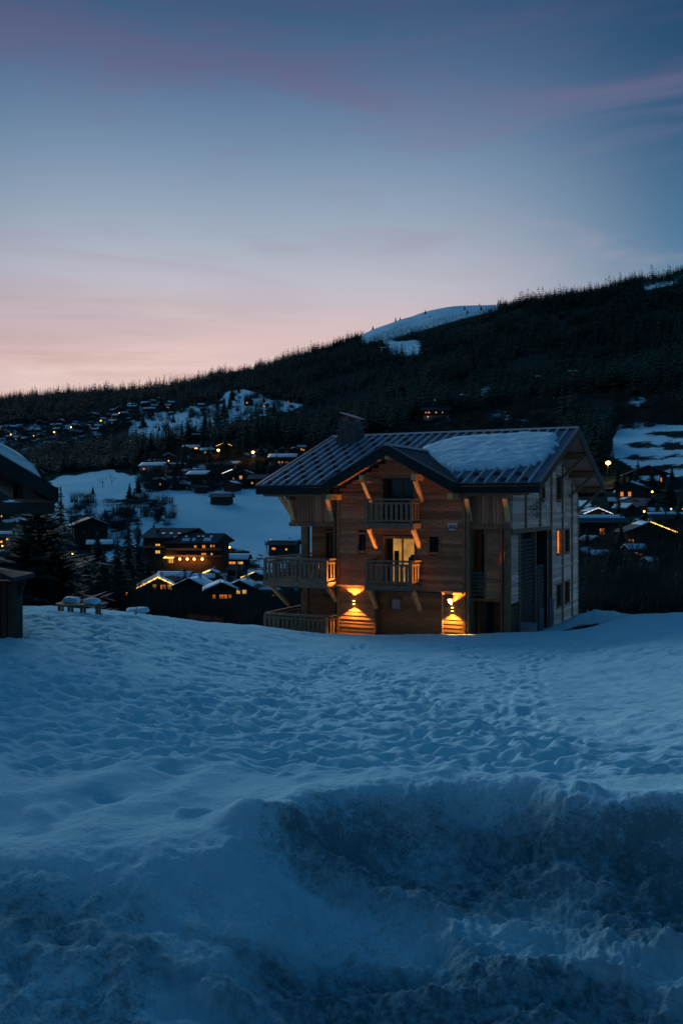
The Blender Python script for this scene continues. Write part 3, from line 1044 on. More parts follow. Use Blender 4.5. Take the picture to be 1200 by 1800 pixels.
# someone's furniture against the lit panes, and the drawn-back curtain
HM().box(5.12, 5.36, BV + 0.33, BV + 0.39, -3.3, -1.42).build('curtain', 'far_wood_brown', chalet)
HM().box(4.85, 5.05, BV + 0.34, BV + 0.39, -3.3, -1.95).build('tall_chair_back', 'far_wood', chalet)
HM().box(4.05, 4.40, BV + 0.34, BV + 0.39, -3.3, -2.22).ball((4.2, BV + 0.36, -2.22), 0.13).build('sofa_back', 'far_wood', chalet)
opening('u', BV, 6.18, 6.60, -1.98, -1.22, 'glass_dark', 1)
opening('u', BV, 2.86, 3.34, -1.98, -1.27, 'glass_dark', 1)
opening('u', BV, 2.12, 2.46, -0.99, -0.77, ['box_grey', 'box_grey'], 2, 0.02, 'small white two-pane vent window', 0.04, 'white_frame')

# left wing: boarded box over an open veranda
LV = 0.0
upright_boards(HM(), LV, -0.75, 0.72, 7.76, 10.10).build('upper_wall', 'wood_vertical', chalet)['kind'] = 'stuff'
w = boards(HM(), 'u', LV + 0.2, 0.72, 0.80, lambda z: (7.8, 10.0)).build('wall_cladding', 'wood', chalet)
w['kind'] = 'stuff'
HM().box(9.96, 10.12, LV + 0.13, 9.0, -0.75, 1.0).build('end_wall', 'wood_vertical', chalet)
HM().box(7.76, 10.16, LV - 0.10, LV + 0.10, -0.93, -0.76).build('sill_beam', 'beam', chalet)
HM().box(9.98, 10.16, LV + 0.11, 9.0, -0.93, -0.76).build('sill_beam', 'beam', chalet)
HM().box(7.76, 9.97, LV + 0.11, 6.0, -0.90, -0.80).build('veranda_ceiling', 'soffit', chalet)
HM().box(9.24, 9.56, LV - 0.06, LV + 0.22, -7.0, -0.94).build('veranda_post', 'beam', chalet)
HM().box(7.78, 7.95, LV - 0.06, LV + 0.12, -7.0, -0.94).build('veranda_post', 'beam', chalet)
w = boards(HM(), 'u', 1.5, -7, -0.91, lambda z: (7.76, 9.80), [(8.50, 9.05, -3.2, -1.2), (8.05, 8.26, -2.75, -1.5)]).build('wall_cladding', 'wood', chalet)
w['kind'] = 'stuff'
HM().box(9.66, 9.80, 1.66, 8.8, -7, -0.91).build('end_wall', 'wood', chalet)
opening('u', 1.5, 8.50, 9.05, -3.2, -1.22, 'glass_dark', 1, 0.08)
opening('u', 1.5, 8.05, 8.26, -2.73, -1.52, 'lit_screen', 1, 0.03, 'narrow window showing a bright screen')

# right wing: boarded box, loggia below, corner post
upright_boards(HM(), 0.0, -0.78, 0.62, 0.06, 1.60).build('upper_wall', 'wood_vertical', chalet)['kind'] = 'stuff'
HM().box(0.0, 1.60, -0.09, 0.12, -0.97, -0.79).build('sill_beam', 'beam', chalet)
HM().box(-0.05, 0.20, -0.05, 0.20, -7.0, -0.98).build('corner_post', 'beam', chalet)
w = boards(HM(), 'u', 0.0, -3.84, -0.98, lambda z: (0.24, 0.92)).build('wall_cladding', 'wood', chalet)
w['kind'] = 'stuff'
HM().box(0.92, 1.02, -0.03, 0.14, -3.84, -0.98).build('loggia_post', 'beam', chalet)
w = boards(HM(), 'u', 1.3, -7, -0.98, lambda z: (0.2, 1.6), [(1.08, 1.52, -3.1, -1.2)]).build('wall_cladding', 'wood', chalet)
w['kind'] = 'stuff'
opening('u', 1.3, 1.08, 1.52, -3.1, -1.2, 'glass_dark', 1)
HM().box(0.22, 1.6, 0.15, 1.4, -3.98, -3.86).build('loggia_floor', 'beam', chalet)
for k in range(7):
    HM().box(1.04, 1.60, 0.02, 0.06, -3.75 + k * 0.15, -3.65 + k * 0.15).build('loggia_slat', 'slat', chalet)
dp = HM().tube([H0 for H0 in ((0.30, -0.14, -0.8), (0.27, -0.12, -1.1), (0.27, -0.12, -7.0))], 0.045, 8)
dp.build('down_pipe', 'copper', chalet)

# gable side (u = 0)
def gab_ext(z):
    lo = (z + 0.42 - EAVE_Z) / SL - EO
    return (max(0.45, lo), min(DEPTH, DEPTH - lo))


gh = [(5.62, 6.30, 0.33, 0.92), (8.94, 10.02, 0.31, 1.46), (8.94, 10.02, -2.42, -1.22), (10.9, 12.05, -2.42, -1.22),
      (8.94, 10.02, -5.06, -3.95), (10.9, 12.05, -5.06, -3.95)]
w = boards(HM(), 'v', 0.0, -1.0, RIDGE_Z - 0.45, gab_ext, gh).build('gable_cladding', 'wood_grey', chalet)
w['kind'] = 'stuff'
w = boards(HM(), 'v', 0.0, -8.0, -1.0, lambda z: (7.6, DEPTH), gh).build('gable_cladding', 'wood_grey', chalet)
w['kind'] = 'stuff'
w = boards(HM(), 'v', 0.0, -4.05, -1.2, lambda z: (0.24, 1.43)).build('gable_cladding', 'wood_grey', chalet)
w['kind'] = 'stuff'
for (a, b_, c, d, p, lb) in ((5.62, 6.30, 0.33, 0.92, 'glass_dark', None), (8.94, 10.02, 0.31, 1.46, 'glass_dark', None),
                             (8.94, 10.02, -2.42, -1.22, 'lit_orange', 'tall gable window glowing orange'), (10.9, 12.05, -2.42, -1.22, 'glass_dark', None),
                             (8.94, 10.02, -5.06, -3.95, 'glass_dark', None), (10.9, 12.05, -5.06, -3.95, 'glass_dark', None)):
    opening('v', 0.0, a, b_, c, d, p, 1, 0.06, lb)
HM().box(-0.13, 0.16, 0.21, 7.62, -1.16, -0.98).build('sill_beam', 'rail_wood', chalet)
for v, z0 in ((2.6, -0.96), (5.3, -0.96), (7.65, -8), (10.28, -8), (12.7, -8)):
    top = roofz(v) - 0.5
    HM().box(-0.10, 0.02, v - 0.09, v + 0.09, z0, top).build('wall_post', 'beam', chalet)
HM().box(-0.07, 0.10, DEPTH - 0.02, DEPTH + 0.14, -8, 0.6).build('wall_post', 'rail_wood', chalet)
for z in (-0.55, -3.1):
    HM().box(-0.075, 0.0, 7.75, DEPTH - 0.03, z, z + 0.1).build('storey_band', 'wood_grey', chalet)
for v in (1.46, 4.25):
    HM().box(-0.10, 0.12, v, v + 0.16, -7.5, -1.17).build('screen_post', 'rail_wood', chalet)
for k in range(27):
    z = -1.45 - k * 0.165
    m_ = HM()
    m_.hexa([(-0.06, 1.66, z - 0.12), (-0.06, 4.22, z - 0.12), (-0.03, 4.22, z - 0.12), (-0.03, 1.66, z - 0.12),
             (0.04, 1.66, z), (0.04, 4.22, z), (0.07, 4.22, z), (0.07, 1.66, z)])
    m_.build('screen_slat', 'slat', chalet)
for k in range(19):
    z = -2.75 - k * 0.165
    HM().hexa([(-0.06, 4.43, z - 0.12), (-0.06, 6.2, z - 0.12), (-0.03, 6.2, z - 0.12), (-0.03, 4.43, z - 0.12),
               (0.04, 4.43, z), (0.04, 6.2, z), (0.07, 6.2, z), (0.07, 4.43, z)]).build('screen_slat', 'slat', chalet)
for k in range(10):
    z = -4.2 - k * 0.165
    HM().hexa([(-0.06, 0.26, z - 0.12), (-0.06, 1.42, z - 0.12), (-0.03, 1.42, z - 0.12), (-0.03, 0.26, z - 0.12),
               (0.04, 0.26, z), (0.04, 1.42, z), (0.07, 1.42, z), (0.07, 0.26, z)]).build('screen_slat', 'slat', chalet)
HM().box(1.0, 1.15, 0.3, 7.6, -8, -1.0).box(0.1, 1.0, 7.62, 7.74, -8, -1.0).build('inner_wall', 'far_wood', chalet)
HM().box(0.1, 9.8, DEPTH - 0.1, DEPTH, -8, 0.9).box(9.7, 9.85, 8.8, DEPTH, -8, 1.0).build('rear_wall', 'wood', chalet)

# ---- roof
UL, UR = LEN + 1.38, -GO
roof = HM()
Vr = DEPTH / 2


def slope(u0, u1, v0, v1, th, dz=0.0, m=None):
    m = m or HM()
    a, b_ = roofz(v0) + dz, roofz(v1) + dz
    m.slab([(u0, v0, a), (u1, v0, a), (u1, v1, b_), (u0, v1, b_)], (0, 0, -th))
    return m


slope(7.9, UL, -EO, Vr, 0.06, 0, roof)
slope(1.85, 7.9, 0.05, Vr, 0.06, 0, roof)
slope(UR, 1.85, -EO, Vr, 0.06, 0, roof)
slope(UR, UL, Vr, DEPTH + EO, 0.06, 0, roof)
roof = roof.build('roof', 'roof_metal', chalet)
s = HM()
slope(7.95, UL - 0.06, -EO + 0.08, Vr, 0.14, -0.065, s)
slope(1.8, 7.95, 0.2, Vr, 0.14, -0.065, s)
slope(UR + 0.06, 1.8, -EO + 0.08, Vr, 0.14, -0.065, s)
slope(UR + 0.06, UL - 0.06, Vr, DEPTH + EO - 0.08, 0.14, -0.065, s)
s.build('soffit', 'soffit', roof)
f = HM()                          # dark fascia and gutter along the eaves, barge boards up the verges
for u0, u1 in ((7.62, UL), (UR, 2.1)):
    f.box(u0, u1, -EO - 0.03, -EO + 0.07, EAVE_Z - 0.40, EAVE_Z - 0.01)
    f.tube([(u0, -EO - 0.09, EAVE_Z - 0.06), (u1, -EO - 0.09, EAVE_Z - 0.06)], 0.07, 8)
f.box(UR, UL, DEPTH + EO - 0.07, DEPTH + EO + 0.03, EAVE_Z - 0.40, EAVE_Z - 0.01)
f.build('eave_fascia', 'fascia', roof)
for u in (UR, UL):
    for v0, v1 in ((-EO, Vr), (Vr, DEPTH + EO)):
        a, b_ = roofz(v0), roofz(v1)
        d = 0.05 if u == UR else -0.05
        HM().slab([(u - d * 0.4, v0, a - 0.01), (u - d * 0.4, v1, b_ - 0.01), (u - d * 0.4, v1, b_ - 0.36), (u - d * 0.4, v0, a - 0.36)], (d, 0, 0)).build('barge_board', 'fascia', roof)
        HM().slab([(u - d, v0, a + 0.02), (u - d, v1, b_ + 0.02), (u + 1.6 * d, v1, b_ + 0.02), (u + 1.6 * d, v0, a + 0.02)], (0, 0, 0.035)).build('verge_flashing', 'roof_metal', roof)
HM().hexa([(UR - 0.03, Vr - 0.2, RIDGE_Z - 0.01), (UL, Vr - 0.2, RIDGE_Z - 0.01), (UL, Vr + 0.2, RIDGE_Z - 0.01), (UR - 0.03, Vr + 0.2, RIDGE_Z - 0.01),
           (UR - 0.03, Vr - 0.02, RIDGE_Z + 0.10), (UL, Vr - 0.02, RIDGE_Z + 0.10), (UL, Vr + 0.02, RIDGE_Z + 0.10), (UR - 0.03, Vr + 0.02, RIDGE_Z + 0.10)]).build('ridge_cap', 'cap_stone', roof)
k = 0
u = UR + 0.42
while u < UL - 0.2:
    v0 = -EO
    if 1.85 < u < 7.9:
        v0 = (APZ - CSL * abs(u - APU) - EAVE_Z) / SL - EO
    a, b_ = roofz(v0), roofz(Vr)
    HM().hexa([(u - 0.045, v0, a), (u + 0.045, v0, a), (u + 0.03, v0, a + 0.09), (u - 0.03, v0, a + 0.09),
               (u - 0.045, Vr - 0.2, roofz(Vr - .2)), (u + 0.045, Vr - 0.2, roofz(Vr - .2)), (u + 0.03, Vr - 0.2, roofz(Vr - .2) + 0.09), (u - 0.03, Vr - 0.2, roofz(Vr - .2) + 0.09)]).build('roof_rib', 'rib_metal', roof)
    k += 1
    u += 0.45
# snow hooks in staggered rows
gm = HM().box(-0.12, 0.12, -0.03, 0.03, 0.0, 0.06).box(-0.13, 0.13, -0.05, -0.032, 0.01, 0.095).mesh('snow_guard', 'dark_metal')
gbase = H((0, 0, 0))
row = 0
v = -0.35
while v < 6.4:
    u = UR + 0.65 + (0.45 if row % 2 else 0)
    while u < UL - 0.3:
        ok = not (1.6 < u < 8.1 and v < (APZ - CSL * abs(u - APU) - EAVE_Z) / SL - EO + 0.25)
        if u < 6 and v > 0.7:
            ok = False               # under the snow
        if ok:
            put('snow_guard', gm, roof, (-u, v, roofz(v) + 0.003))
        u += 0.9
    v += 0.72
    row += 1

# cross gable over the bay
VF = -1.5
vb = (APZ - EAVE_Z) / SL - EO
cg = HM()
for s_ in (-1, 1):
    eu = APU + s_ * (APU - 1.85)
    cg.slab([(APU, VF, APZ), (eu, VF, 0.93), (eu, -EO + 0.1, 0.93), (APU, vb, APZ)], (0, 0, -0.06))
cg = cg.build('cross_gable_roof', 'roof_dark', chalet)
so = HM()
for s_ in (-1, 1):
    eu = APU + s_ * (APU - 1.85)
    so.slab([(APU, VF + 0.06, APZ - 0.066), (eu, VF + 0.06, 0.93 - 0.066), (eu, -0.1, 0.93 - 0.066), (APU, -0.1, APZ - 0.066)], (0, 0, -0.14))
so.build('soffit', 'soffit', cg)
for s_ in (-1, 1):
    eu = APU + s_ * (APU - 1.85) + s_ * 0.02
    HM().slab([(APU, VF - 0.02, APZ - 0.005), (eu, VF - 0.02, 0.925), (eu, VF - 0.02, 0.50), (APU, VF - 0.02, APZ - 0.44)], (0, 0.06, 0)).build('barge_board', 'fascia', cg)
    HM().slab([(eu - s_ * 0.02, VF + 0.05, 0.92), (eu - s_ * 0.02, -EO + 0.12, 0.92), (eu - s_ * 0.02, -EO + 0.12, 0.51), (eu - s_ * 0.02, VF + 0.05, 0.51)], (s_ * 0.05, 0, 0)).build('eave_fascia', 'fascia', cg)
    HM().slab([(APU, VF - 0.05, APZ + 0.012), (eu, VF - 0.05, 0.945), (eu, VF + 0.10, 0.945), (APU, VF + 0.10, APZ + 0.012)], (0, 0, 0.03)).build('verge_flashing', 'roof_metal', cg)
HM().hexa([(APU - 0.16, VF - 0.03, APZ - 0.04), (APU + 0.16, VF - 0.03, APZ - 0.04), (APU + 0.03, VF - 0.03, APZ + 0.08), (APU - 0.03, VF - 0.03, APZ + 0.08),
           (APU - 0.16, vb, APZ - 0.04), (APU + 0.16, vb, APZ - 0.04), (APU + 0.03, vb, APZ + 0.08), (APU - 0.03, vb, APZ + 0.08)]).build('ridge_cap', 'cap_stone', cg)
# purlins and struts carrying the cross gable
for u, z in ((APU, APZ - 0.36), (3.62, 1.30), (5.98, 1.30), (2.05, 0.50), (7.50, 0.50)):
    HM().box(u - 0.11, u + 0.11, VF + 0.1, BV + 0.05, z - 0.24, z).build('purlin', 'beam_pale', chalet)
for u, z in ((3.62, 1.06), (5.98, 1.06)):
    HM().beam((u, VF + 0.28, z - 0.02), (u, BV - 0.02, z - 0.86), 0.15, 0.16, (1, 0, 0)).build('strut', 'beam_pale', chalet)
# eave plates with struts on the wings
for u0, u1 in ((7.70, 11.2), (-0.95, 1.75)):
    HM().box(u0, u1, -0.62, -0.42, 0.42, 0.66).build('eave_plate', 'beam', chalet)
for u in (7.98, 9.95, 1.62, 0.02):
    HM().beam((u, -0.56, 0.36), (u, 0.0, -0.62), 0.16, 0.18, (1, 0, 0)).build('strut', 'beam_pale', chalet)
    HM().box(u - 0.1, u + 0.1, -0.66, 0.0, 0.28, 0.41).build('bracket', 'beam', chalet)
HM().beam((10.85, 0.3, 0.45), (10.1, 0.3, -0.55), 0.16, 0.18, (0, 1, 0)).build('strut', 'beam_pale', chalet)
HM().box(10.05, 11.2, 0.22, 0.38, 0.42, 0.62).build('purlin', 'beam', chalet)
# purlins and struts of the gable overhang
for v in (0.15, 2.4, 4.8, 7.2, 9.6, 12.0, 14.25):
    z = roofz(v) - 0.22 - (0.1 if v == 7.2 else 0)
    HM().box(UR + 0.12, -0.06, v - 0.13, v + 0.13, z - 0.30, z).build('purlin', 'beam', chalet)
    if v > 1:
        HM().beam((UR + 0.25, v, z - 0.28), (-0.06, v, z - 1.30), 0.14, 0.15, (0, 1, 0)).build('strut', 'rail_wood', chalet)
# snow lying on the slope
kx = lambda p: (p - 600) / FPX


def on_roof(px, py):
    a, c = kx(px), (HZ - py) / FPX
    k0 = XC0 * HV[0] + YC0 * HV[1]
    y = (EAVE_Z + EO * SL - SL * k0) / (c - SL * (a * HV[0] + HV[1]))
    x = a * y
    return ((x - XC0) * HU[0] + (y - YC0) * HU[1], (x - XC0) * HV[0] + (y - YC0) * HV[1])


out_ = [on_roof(*p) for p in ((737, 797), (745, 789), (775, 779), (800, 773), (840, 769), (900, 766), (950, 764), (975, 766), (981, 772), (971, 779), (978, 784), (968, 790), (974, 796), (963, 801),
                              (958, 808), (945, 810), (940, 818), (918, 819), (905, 823), (880, 825), (850, 826), (815, 828), (795, 828), (770, 818), (750, 806))]
us, vs_ = [p[0] for p in out_], [p[1] for p in out_]
gu, gv = np.meshgrid(np.linspace(min(us) - .4, max(us) + .4, 150), np.linspace(min(vs_) - .4, max(vs_) + .4, 100))
wu = gu + 0.20 * fbm(gu * 2.2, gv * 2.2, 4, 5)
wv = gv + 0.20 * fbm(gu * 2.2 + 7, gv * 2.2, 4, 6)
ins = inpoly(wu, wv, out_)
dist = np.full(gu.shape, 9.0)
for (x0, y0), (x1, y1) in zip(out_, out_[1:] + out_[:1]):
    dx, dy = x1 - x0, y1 - y0
    s_ = np.clip(((wu - x0) * dx + (wv - y0) * dy) / (dx * dx + dy * dy), 0, 1)
    dist = np.minimum(dist, np.hypot(wu - x0 - s_ * dx, wv - y0 - s_ * dy))
hh = np.where(ins, 0.11 + 0.15 * (1 - np.exp(-dist / 0.22)) * (1 + 0.6 * fbm(gu * 1.2, gv * 2.6, 5, 8)), -0.03)
zz = np.array([[roofz(b_) for b_ in r_] for r_ in gv]) + hh
keep = blur(blur(ins.astype(float), 0.8, 0), 0.8, 1) > 0.05
vid, vv, ff = {}, [], []
for i in range(gu.shape[0]):
    for j in range(gu.shape[1]):
        if keep[i, j]:
            vid[i, j] = len(vv)
            vv.append((gu[i, j], gv[i, j], zz[i, j]))
for i in range(gu.shape[0] - 1):
    for j in range(gu.shape[1] - 1):
        q = [(i, j), (i, j + 1), (i + 1, j + 1), (i + 1, j)]
        if all(c in vid for c in q):
            ff.append([vid[c] for c in q])
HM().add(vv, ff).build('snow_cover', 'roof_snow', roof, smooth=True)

# chimney with slate courses and a tilted cap
cu0, cu1, cv0, cv1 = 9.35, 10.50, 5.5, 6.75
ch = HM()
zb_, zt_ = 2.8, 4.34
course = 9
for i in range(course):
    a, b_ = i / course, (i + 1) / course
    def cr(t):
        k_ = 0.16 * t
        return cu0 + k_, cu1 - k_, cv0 + k_, cv1 - k_
    x0, x1, y0, y1 = cr(a)
    X0, X1, Y0_, Y1 = cr(b_)
    o = 0.03
    z0, z1 = zb_ + (zt_ - zb_) * a, zb_ + (zt_ - zb_) * b_
    ch.hexa([(x0 - o, y0 - o, z0), (x1 + o, y0 - o, z0), (x1 + o, y1 + o, z0), (x0 - o, y1 + o, z0), (X0, Y0_, z1), (X1, Y0_, z1), (X1, Y1, z1), (X0, Y1, z1)])
ch = ch.build('chimney', 'stone_slate', chalet)
for u_ in (cu0 + 0.2, cu1 - 0.25):
    HM().box(u_, u_ + 0.08, cv0 + 0.25, cv1 - 0.25, zt_ + 0.002, zt_ + (0.16 if u_ < 10 else 0.36)).build('cap_support', 'dark_metal', ch)
HM().slab([(cu0 + 0.10, cv0 + 0.25, zt_ + 0.13), (cu1 - 0.12, cv0 + 0.25, zt_ + 0.44), (cu1 - 0.12, cv1 - 0.02, zt_ + 0.44), (cu0 + 0.10, cv1 - 0.02, zt_ + 0.13)], (0, 0, 0.06)).build('chimney_cap', 'cap_stone', ch)

# ---- balconies
BAL = {}


def baluster_mesh(h):
    k_ = round(h, 2)
    if k_ not in BAL:
        BAL[k_] = MB().box(-0.065, 0.065, -0.015, 0.015, 0, h).mesh('baluster', 'rail_wood')
    return BAL[k_]


def railing(part, p, q, zt, zb, pitch=0.215, ends=(True, True)):
    p, q = Vector((*p, 0)), Vector((*q, 0))
    L = (q - p).length
    d = (q - p) / L
    HM().beam((p.x, p.y, zt - 0.04), (q.x, q.y, zt - 0.04), 0.15, 0.08).build('top_rail', 'rail_wood', part)
    HM().beam((p.x, p.y, zt - 0.20), (q.x, q.y, zt - 0.20), 0.05, 0.09).build('upper_rail', 'rail_wood', part)
    HM().beam((p.x, p.y, zb + 0.10), (q.x, q.y, zb + 0.10), 0.05, 0.09).build('lower_rail', 'rail_wood', part)
    if ends[0]:
        HM().box(p.x - 0.06, p.x + 0.06, p.y - 0.06, p.y + 0.06, zb - 0.2, zt - 0.08).build('railing_post', 'rail_wood', part)
    if ends[1]:
        HM().box(q.x - 0.06, q.x + 0.06, q.y - 0.06, q.y + 0.06, zb - 0.2, zt - 0.08).build('railing_post', 'rail_wood', part)
    n_ = max(2, int((L - 0.15) / pitch))
    a = math.atan2(d.y, -d.x)
    h = zt - 0.24 - (zb + 0.14)
    for i in range(n_):
        c = p + d * (0.1 + (L - 0.2) * (i + 0.5) / n_)
        put('baluster', baluster_mesh(h), part, (-c.x, c.y, zb + 0.14 + BASE), a)


def bay_balcony(zt, zf, lb):
    b_ = HM()
    b_.box(3.66, 5.76, -1.42, BV - 0.06, zf - 0.08, zf)
    b_.box(3.66, 5.76, -1.47, -1.39, zf - 0.24, zf - 0.02)
    b_.box(3.62, 3.70, -1.44, BV - 0.06, zf - 0.24, zf - 0.02)
    b_.box(5.72, 5.80, -1.44, BV - 0.06, zf - 0.24, zf - 0.02)
    b_ = b_.build('balcony', 'rail_wood', chalet)
    b_['label'] = lb
    railing(b_, (5.72, -1.38), (3.72, -1.38), zt, zf)
    railing(b_, (3.70, -1.26), (3.70, BV - 0.1), zt, zf, 0.26, (False, False))
    railing(b_, (5.74, -1.26), (5.74, BV - 0.1), zt, zf, 0.26, (False, False))
    for u_ in (3.72, 5.72):
        HM().beam((u_, -1.18, zf - 0.26), (u_, BV - 0.05, zf - 1.10), 0.14, 0.15, (1, 0, 0)).build('brace', 'beam_pale', b_)


bay_balcony(0.30, -0.72, 'upper balcony with upright slat railing')
bay_balcony(-2.28, -3.30, 'lower balcony with upright slat railing, in front of the lit room')


def side_balcony(zt, zf, lb, brace=True):
    b_ = HM()
    b_.box(7.68, 10.80, -1.25, 1.45, zf - 0.08, zf)
    b_.box(9.85, 10.80, 1.45, 4.2, zf - 0.08, zf)
    b_.box(7.62, 10.84, -1.30, -1.21, zf - 0.26, zf - 0.02)
    b_.box(7.62, 7.70, -1.26, -0.02, zf - 0.26, zf - 0.02)
    b_ = b_.build('balcony', 'rail_wood', chalet)
    b_['label'] = lb
    railing(b_, (10.76, -1.2), (9.2, -1.2), zt, zf, 0.22)
    railing(b_, (9.2, -1.2), (7.72, -1.2), zt, zf, 0.22, (False, True))
    railing(b_, (7.68, -1.08), (7.68, 0.0 if zt > -3 else -0.3), zt, zf, 0.3, (False, False))
    railing(b_, (10.76, -1.08), (10.76, 4.1), zt, zf, 0.3, (False, True))
    if brace:
        HM().beam((7.70, -1.05, zf - 0.28), (7.70, -0.05, zf - 1.05), 0.13, 0.14, (1, 0, 0)).build('brace', 'beam_pale', b_)
        HM().beam((10.55, -1.05, zf - 0.28), (10.55, 0.6, zf - 1.3), 0.13, 0.14, (1, 0, 0)).build('brace', 'beam_pale', b_)


side_balcony(-2.31, -3.32, 'wide corner balcony beside the bay, its inner railing lit')
side_balcony(-4.78, -5.80, 'low terrace railing at snow level', False)
HM().box(9.85, 10.6, 2.0, 2.1, -7, -3.4).build('veranda_post', 'beam', chalet)

# aerial on the gable side
ant = HM()
ant.tube([(-0.45, 3.0, -0.55), (-0.45, 3.0, 0.30)], 0.02, 6)
ant.tube([(-0.02, 3.0, -0.15), (-0.45, 3.0, -0.15)], 0.018, 6)
ant.tube([(-0.45, 2.1, -0.28), (-0.45, 4.4, 0.15)], 0.018, 6)
for i in range(8):
    v_ = 2.15 + i * 0.3
    z_ = -0.27 + (v_ - 2.1) * 0.187
    l_ = 0.42 - 0.02 * i
    ant.tube([(-0.45 - l_ * 0.5, v_, z_ - l_ * 0.55), (-0.45 + l_ * 0.5, v_, z_ + l_ * 0.55)], 0.011, 5)
ant.build('aerial', 'dark_metal', chalet)


def house_pt(u, v, z):
    return Vector((XC0 + u * HU[0] + v * HV[0], YC0 + u * HU[1] + v * HV[1], CZ + z))


WARM = (1.0, 0.36, 0.05)


def wall_lamp(u, z, lb):
    p = house_pt(u, BV - 0.06, z)
    t = empty('wall_lamp', p, -HA, lb, 'wall lamp', 'up and down lamps on the chalet')
    MB().box(-0.035, 0.035, -0.10, 0.0, -0.04, 0.04).box(-0.05, 0.05, -0.15, -0.05, -0.05, 0.05).build('body', 'dark_metal', t)
    MB().box(-0.04, 0.04, -0.14, -0.06, 0.052, 0.075).build('upper_lens', 'lamp_hot', t)
    MB().box(-0.04, 0.04, -0.14, -0.06, -0.075, -0.052).build('lower_lens', 'lamp_hot', t)
    lamp(t, (0, -0.16, 0.12), 760, WARM, 'SPOT', 0.03, (R(194), 0, 0), R(110), 0.2)
    lamp(t, (0, -0.16, -0.12), 170, WARM, 'SPOT', 0.03, (0, 0, 0), R(110), 0.2)


wall_lamp(6.75, -4.22, 'glowing up-and-down wall lamp on the wide left pier of the chalet')
wall_lamp(2.26, -4.30, 'glowing up-and-down wall lamp on the narrow right pier of the chalet')
# unlit bulkhead lantern above the right-hand lamp
p = house_pt(2.36, BV - 0.06, -3.98)
t = empty('lantern', p, -HA, 'small dark lantern above the wall lamp on the narrow pier', 'lantern')
MB().box(-0.11, 0.11, -0.14, 0.0, 0.10, 0.14).box(-0.10, 0.10, -0.12, -0.02, -0.14, -0.11).build('cage', 'dark_metal', t)
MB().box(-0.09, 0.09, -0.11, -0.02, -0.108, 0.098).build('glass', 'white_frame', t)

# meter cabinet and boards standing in the hollow by the gable side
x, y = house_pt(-0.6, 0.9, 0).xy
g_ = gz(x, y) + CZ
t = empty('meter_cabinet', (x, y, g_), -HA, 'grey meter cabinet standing in the hollow at the chalet corner', 'cabinet')
MB().box(-0.32, 0.32, -0.15, 0.15, -0.3, 0.42).build('body', 'box_grey', t)
MB().box(-0.28, 0.28, -0.17, -0.152, -0.1, 0.38).build('door', 'box_grey', t)
for k, (v_, h_, lb) in enumerate(((3.6, 0.95, 'short bluish post leaning under the slatted screen'), (5.6, 1.25, 'taller bluish post under the slatted screen, beside the dark opening'))):
    x, y = house_pt(-0.5, v_, 0).xy
    g_ = gz(x, y) + CZ
    o = MB().box(-0.1, 0.1, -0.1, 0.1, -0.4, h_).box(-0.12, 0.12, -0.12, 0.12, h_, h_ + 0.05).build('post', 'box_grey', None)
    o.location = (x, y, g_)
    tag(o, lb, 'post')
# ------------------------------------------------------------------ trees
def conifer_mesh(name, h, r, levels, nb, seed, mat, sub=1, droop=0.35, base=0.06):
    rg = random.Random(seed)
    v, f = [], []
    for i in range(levels):
        t = base + (1 - base) * (i / levels) ** 0.92
        z = h * t
        rr = r * (1 - t) ** 0.8 * rg.uniform(0.78, 1.15) + 0.012 * h
        k_ = max(4, int(nb * (0.45 + 0.55 * (1 - t))))
        a0 = rg.uniform(0, 6.28)
        for j in range(k_):
            a = a0 + 6.283 * j / k_ + rg.uniform(-.25, .25)
            L = rr * rg.uniform(0.6, 1.12)
            c, s = math.cos(a), math.sin(a)
            d = droop * rg.uniform(0.5, 1.4)
            w = L * rg.uniform(0.24, 0.36)
            k = len(v)
            zz_ = z + rg.uniform(-.02, .02) * h
            v += [(0, 0, zz_ + 0.02 * h), (c * L * .55 - s * w, s * L * .55 + c * w, zz_ - d * L * .55), (c * L, s * L, zz_ - d * L * .8 + 0.06 * L),
                  (c * L * .55 + s * w, s * L * .55 - c * w, zz_ - d * L * .55)]
            f += [(k, k + 1, k + 2), (k, k + 2, k + 3)]
            for q in range(sub - 1):
                fr_ = rg.uniform(.35, .95)
                b_ = a + rg.choice((-1, 1)) * rg.uniform(.5, 1.0)
                l2 = L * rg.uniform(.22, .42)
                ox, oy, oz = c * L * fr_, s * L * fr_, zz_ - d * L * fr_ * .8
                k = len(v)
                cb, sb = math.cos(b_), math.sin(b_)
                w2 = l2 * .2
                up = rg.uniform(-.35, .3) * l2
                v += [(ox, oy, oz), (ox + cb * l2 * .5 - sb * w2, oy + sb * l2 * .5 + cb * w2, oz + up * .5), (ox + cb * l2, oy + sb * l2, oz + up), (ox + cb * l2 * .5 + sb * w2, oy + sb * l2 * .5 - cb * w2, oz + up * .5)]
                f += [(k, k + 1, k + 2), (k, k + 2, k + 3)]
    k = len(v)
    for j in range(4):
        a = 6.283 * j / 4
        v.append((0.012 * h * math.cos(a), 0.012 * h * math.sin(a), h * 0.93))
    v.append((0, 0, h * 1.03))
    f += [(k + j, k + (j + 1) % 4, k + 4) for j in range(4)]
    me = bpy.data.meshes.new(name)
    me.from_pydata(v, [], f)
    me.materials.append(MATS[mat])
    me.update()
    return me


def trunk_mesh(h, r):
    return MB().tube([(0, 0, -0.06 * h), (0, 0, 0.3 * h), (0, 0, 0.95 * h)], [r, r * 0.7, r * 0.1], 6).mesh('trunk', 'bark')


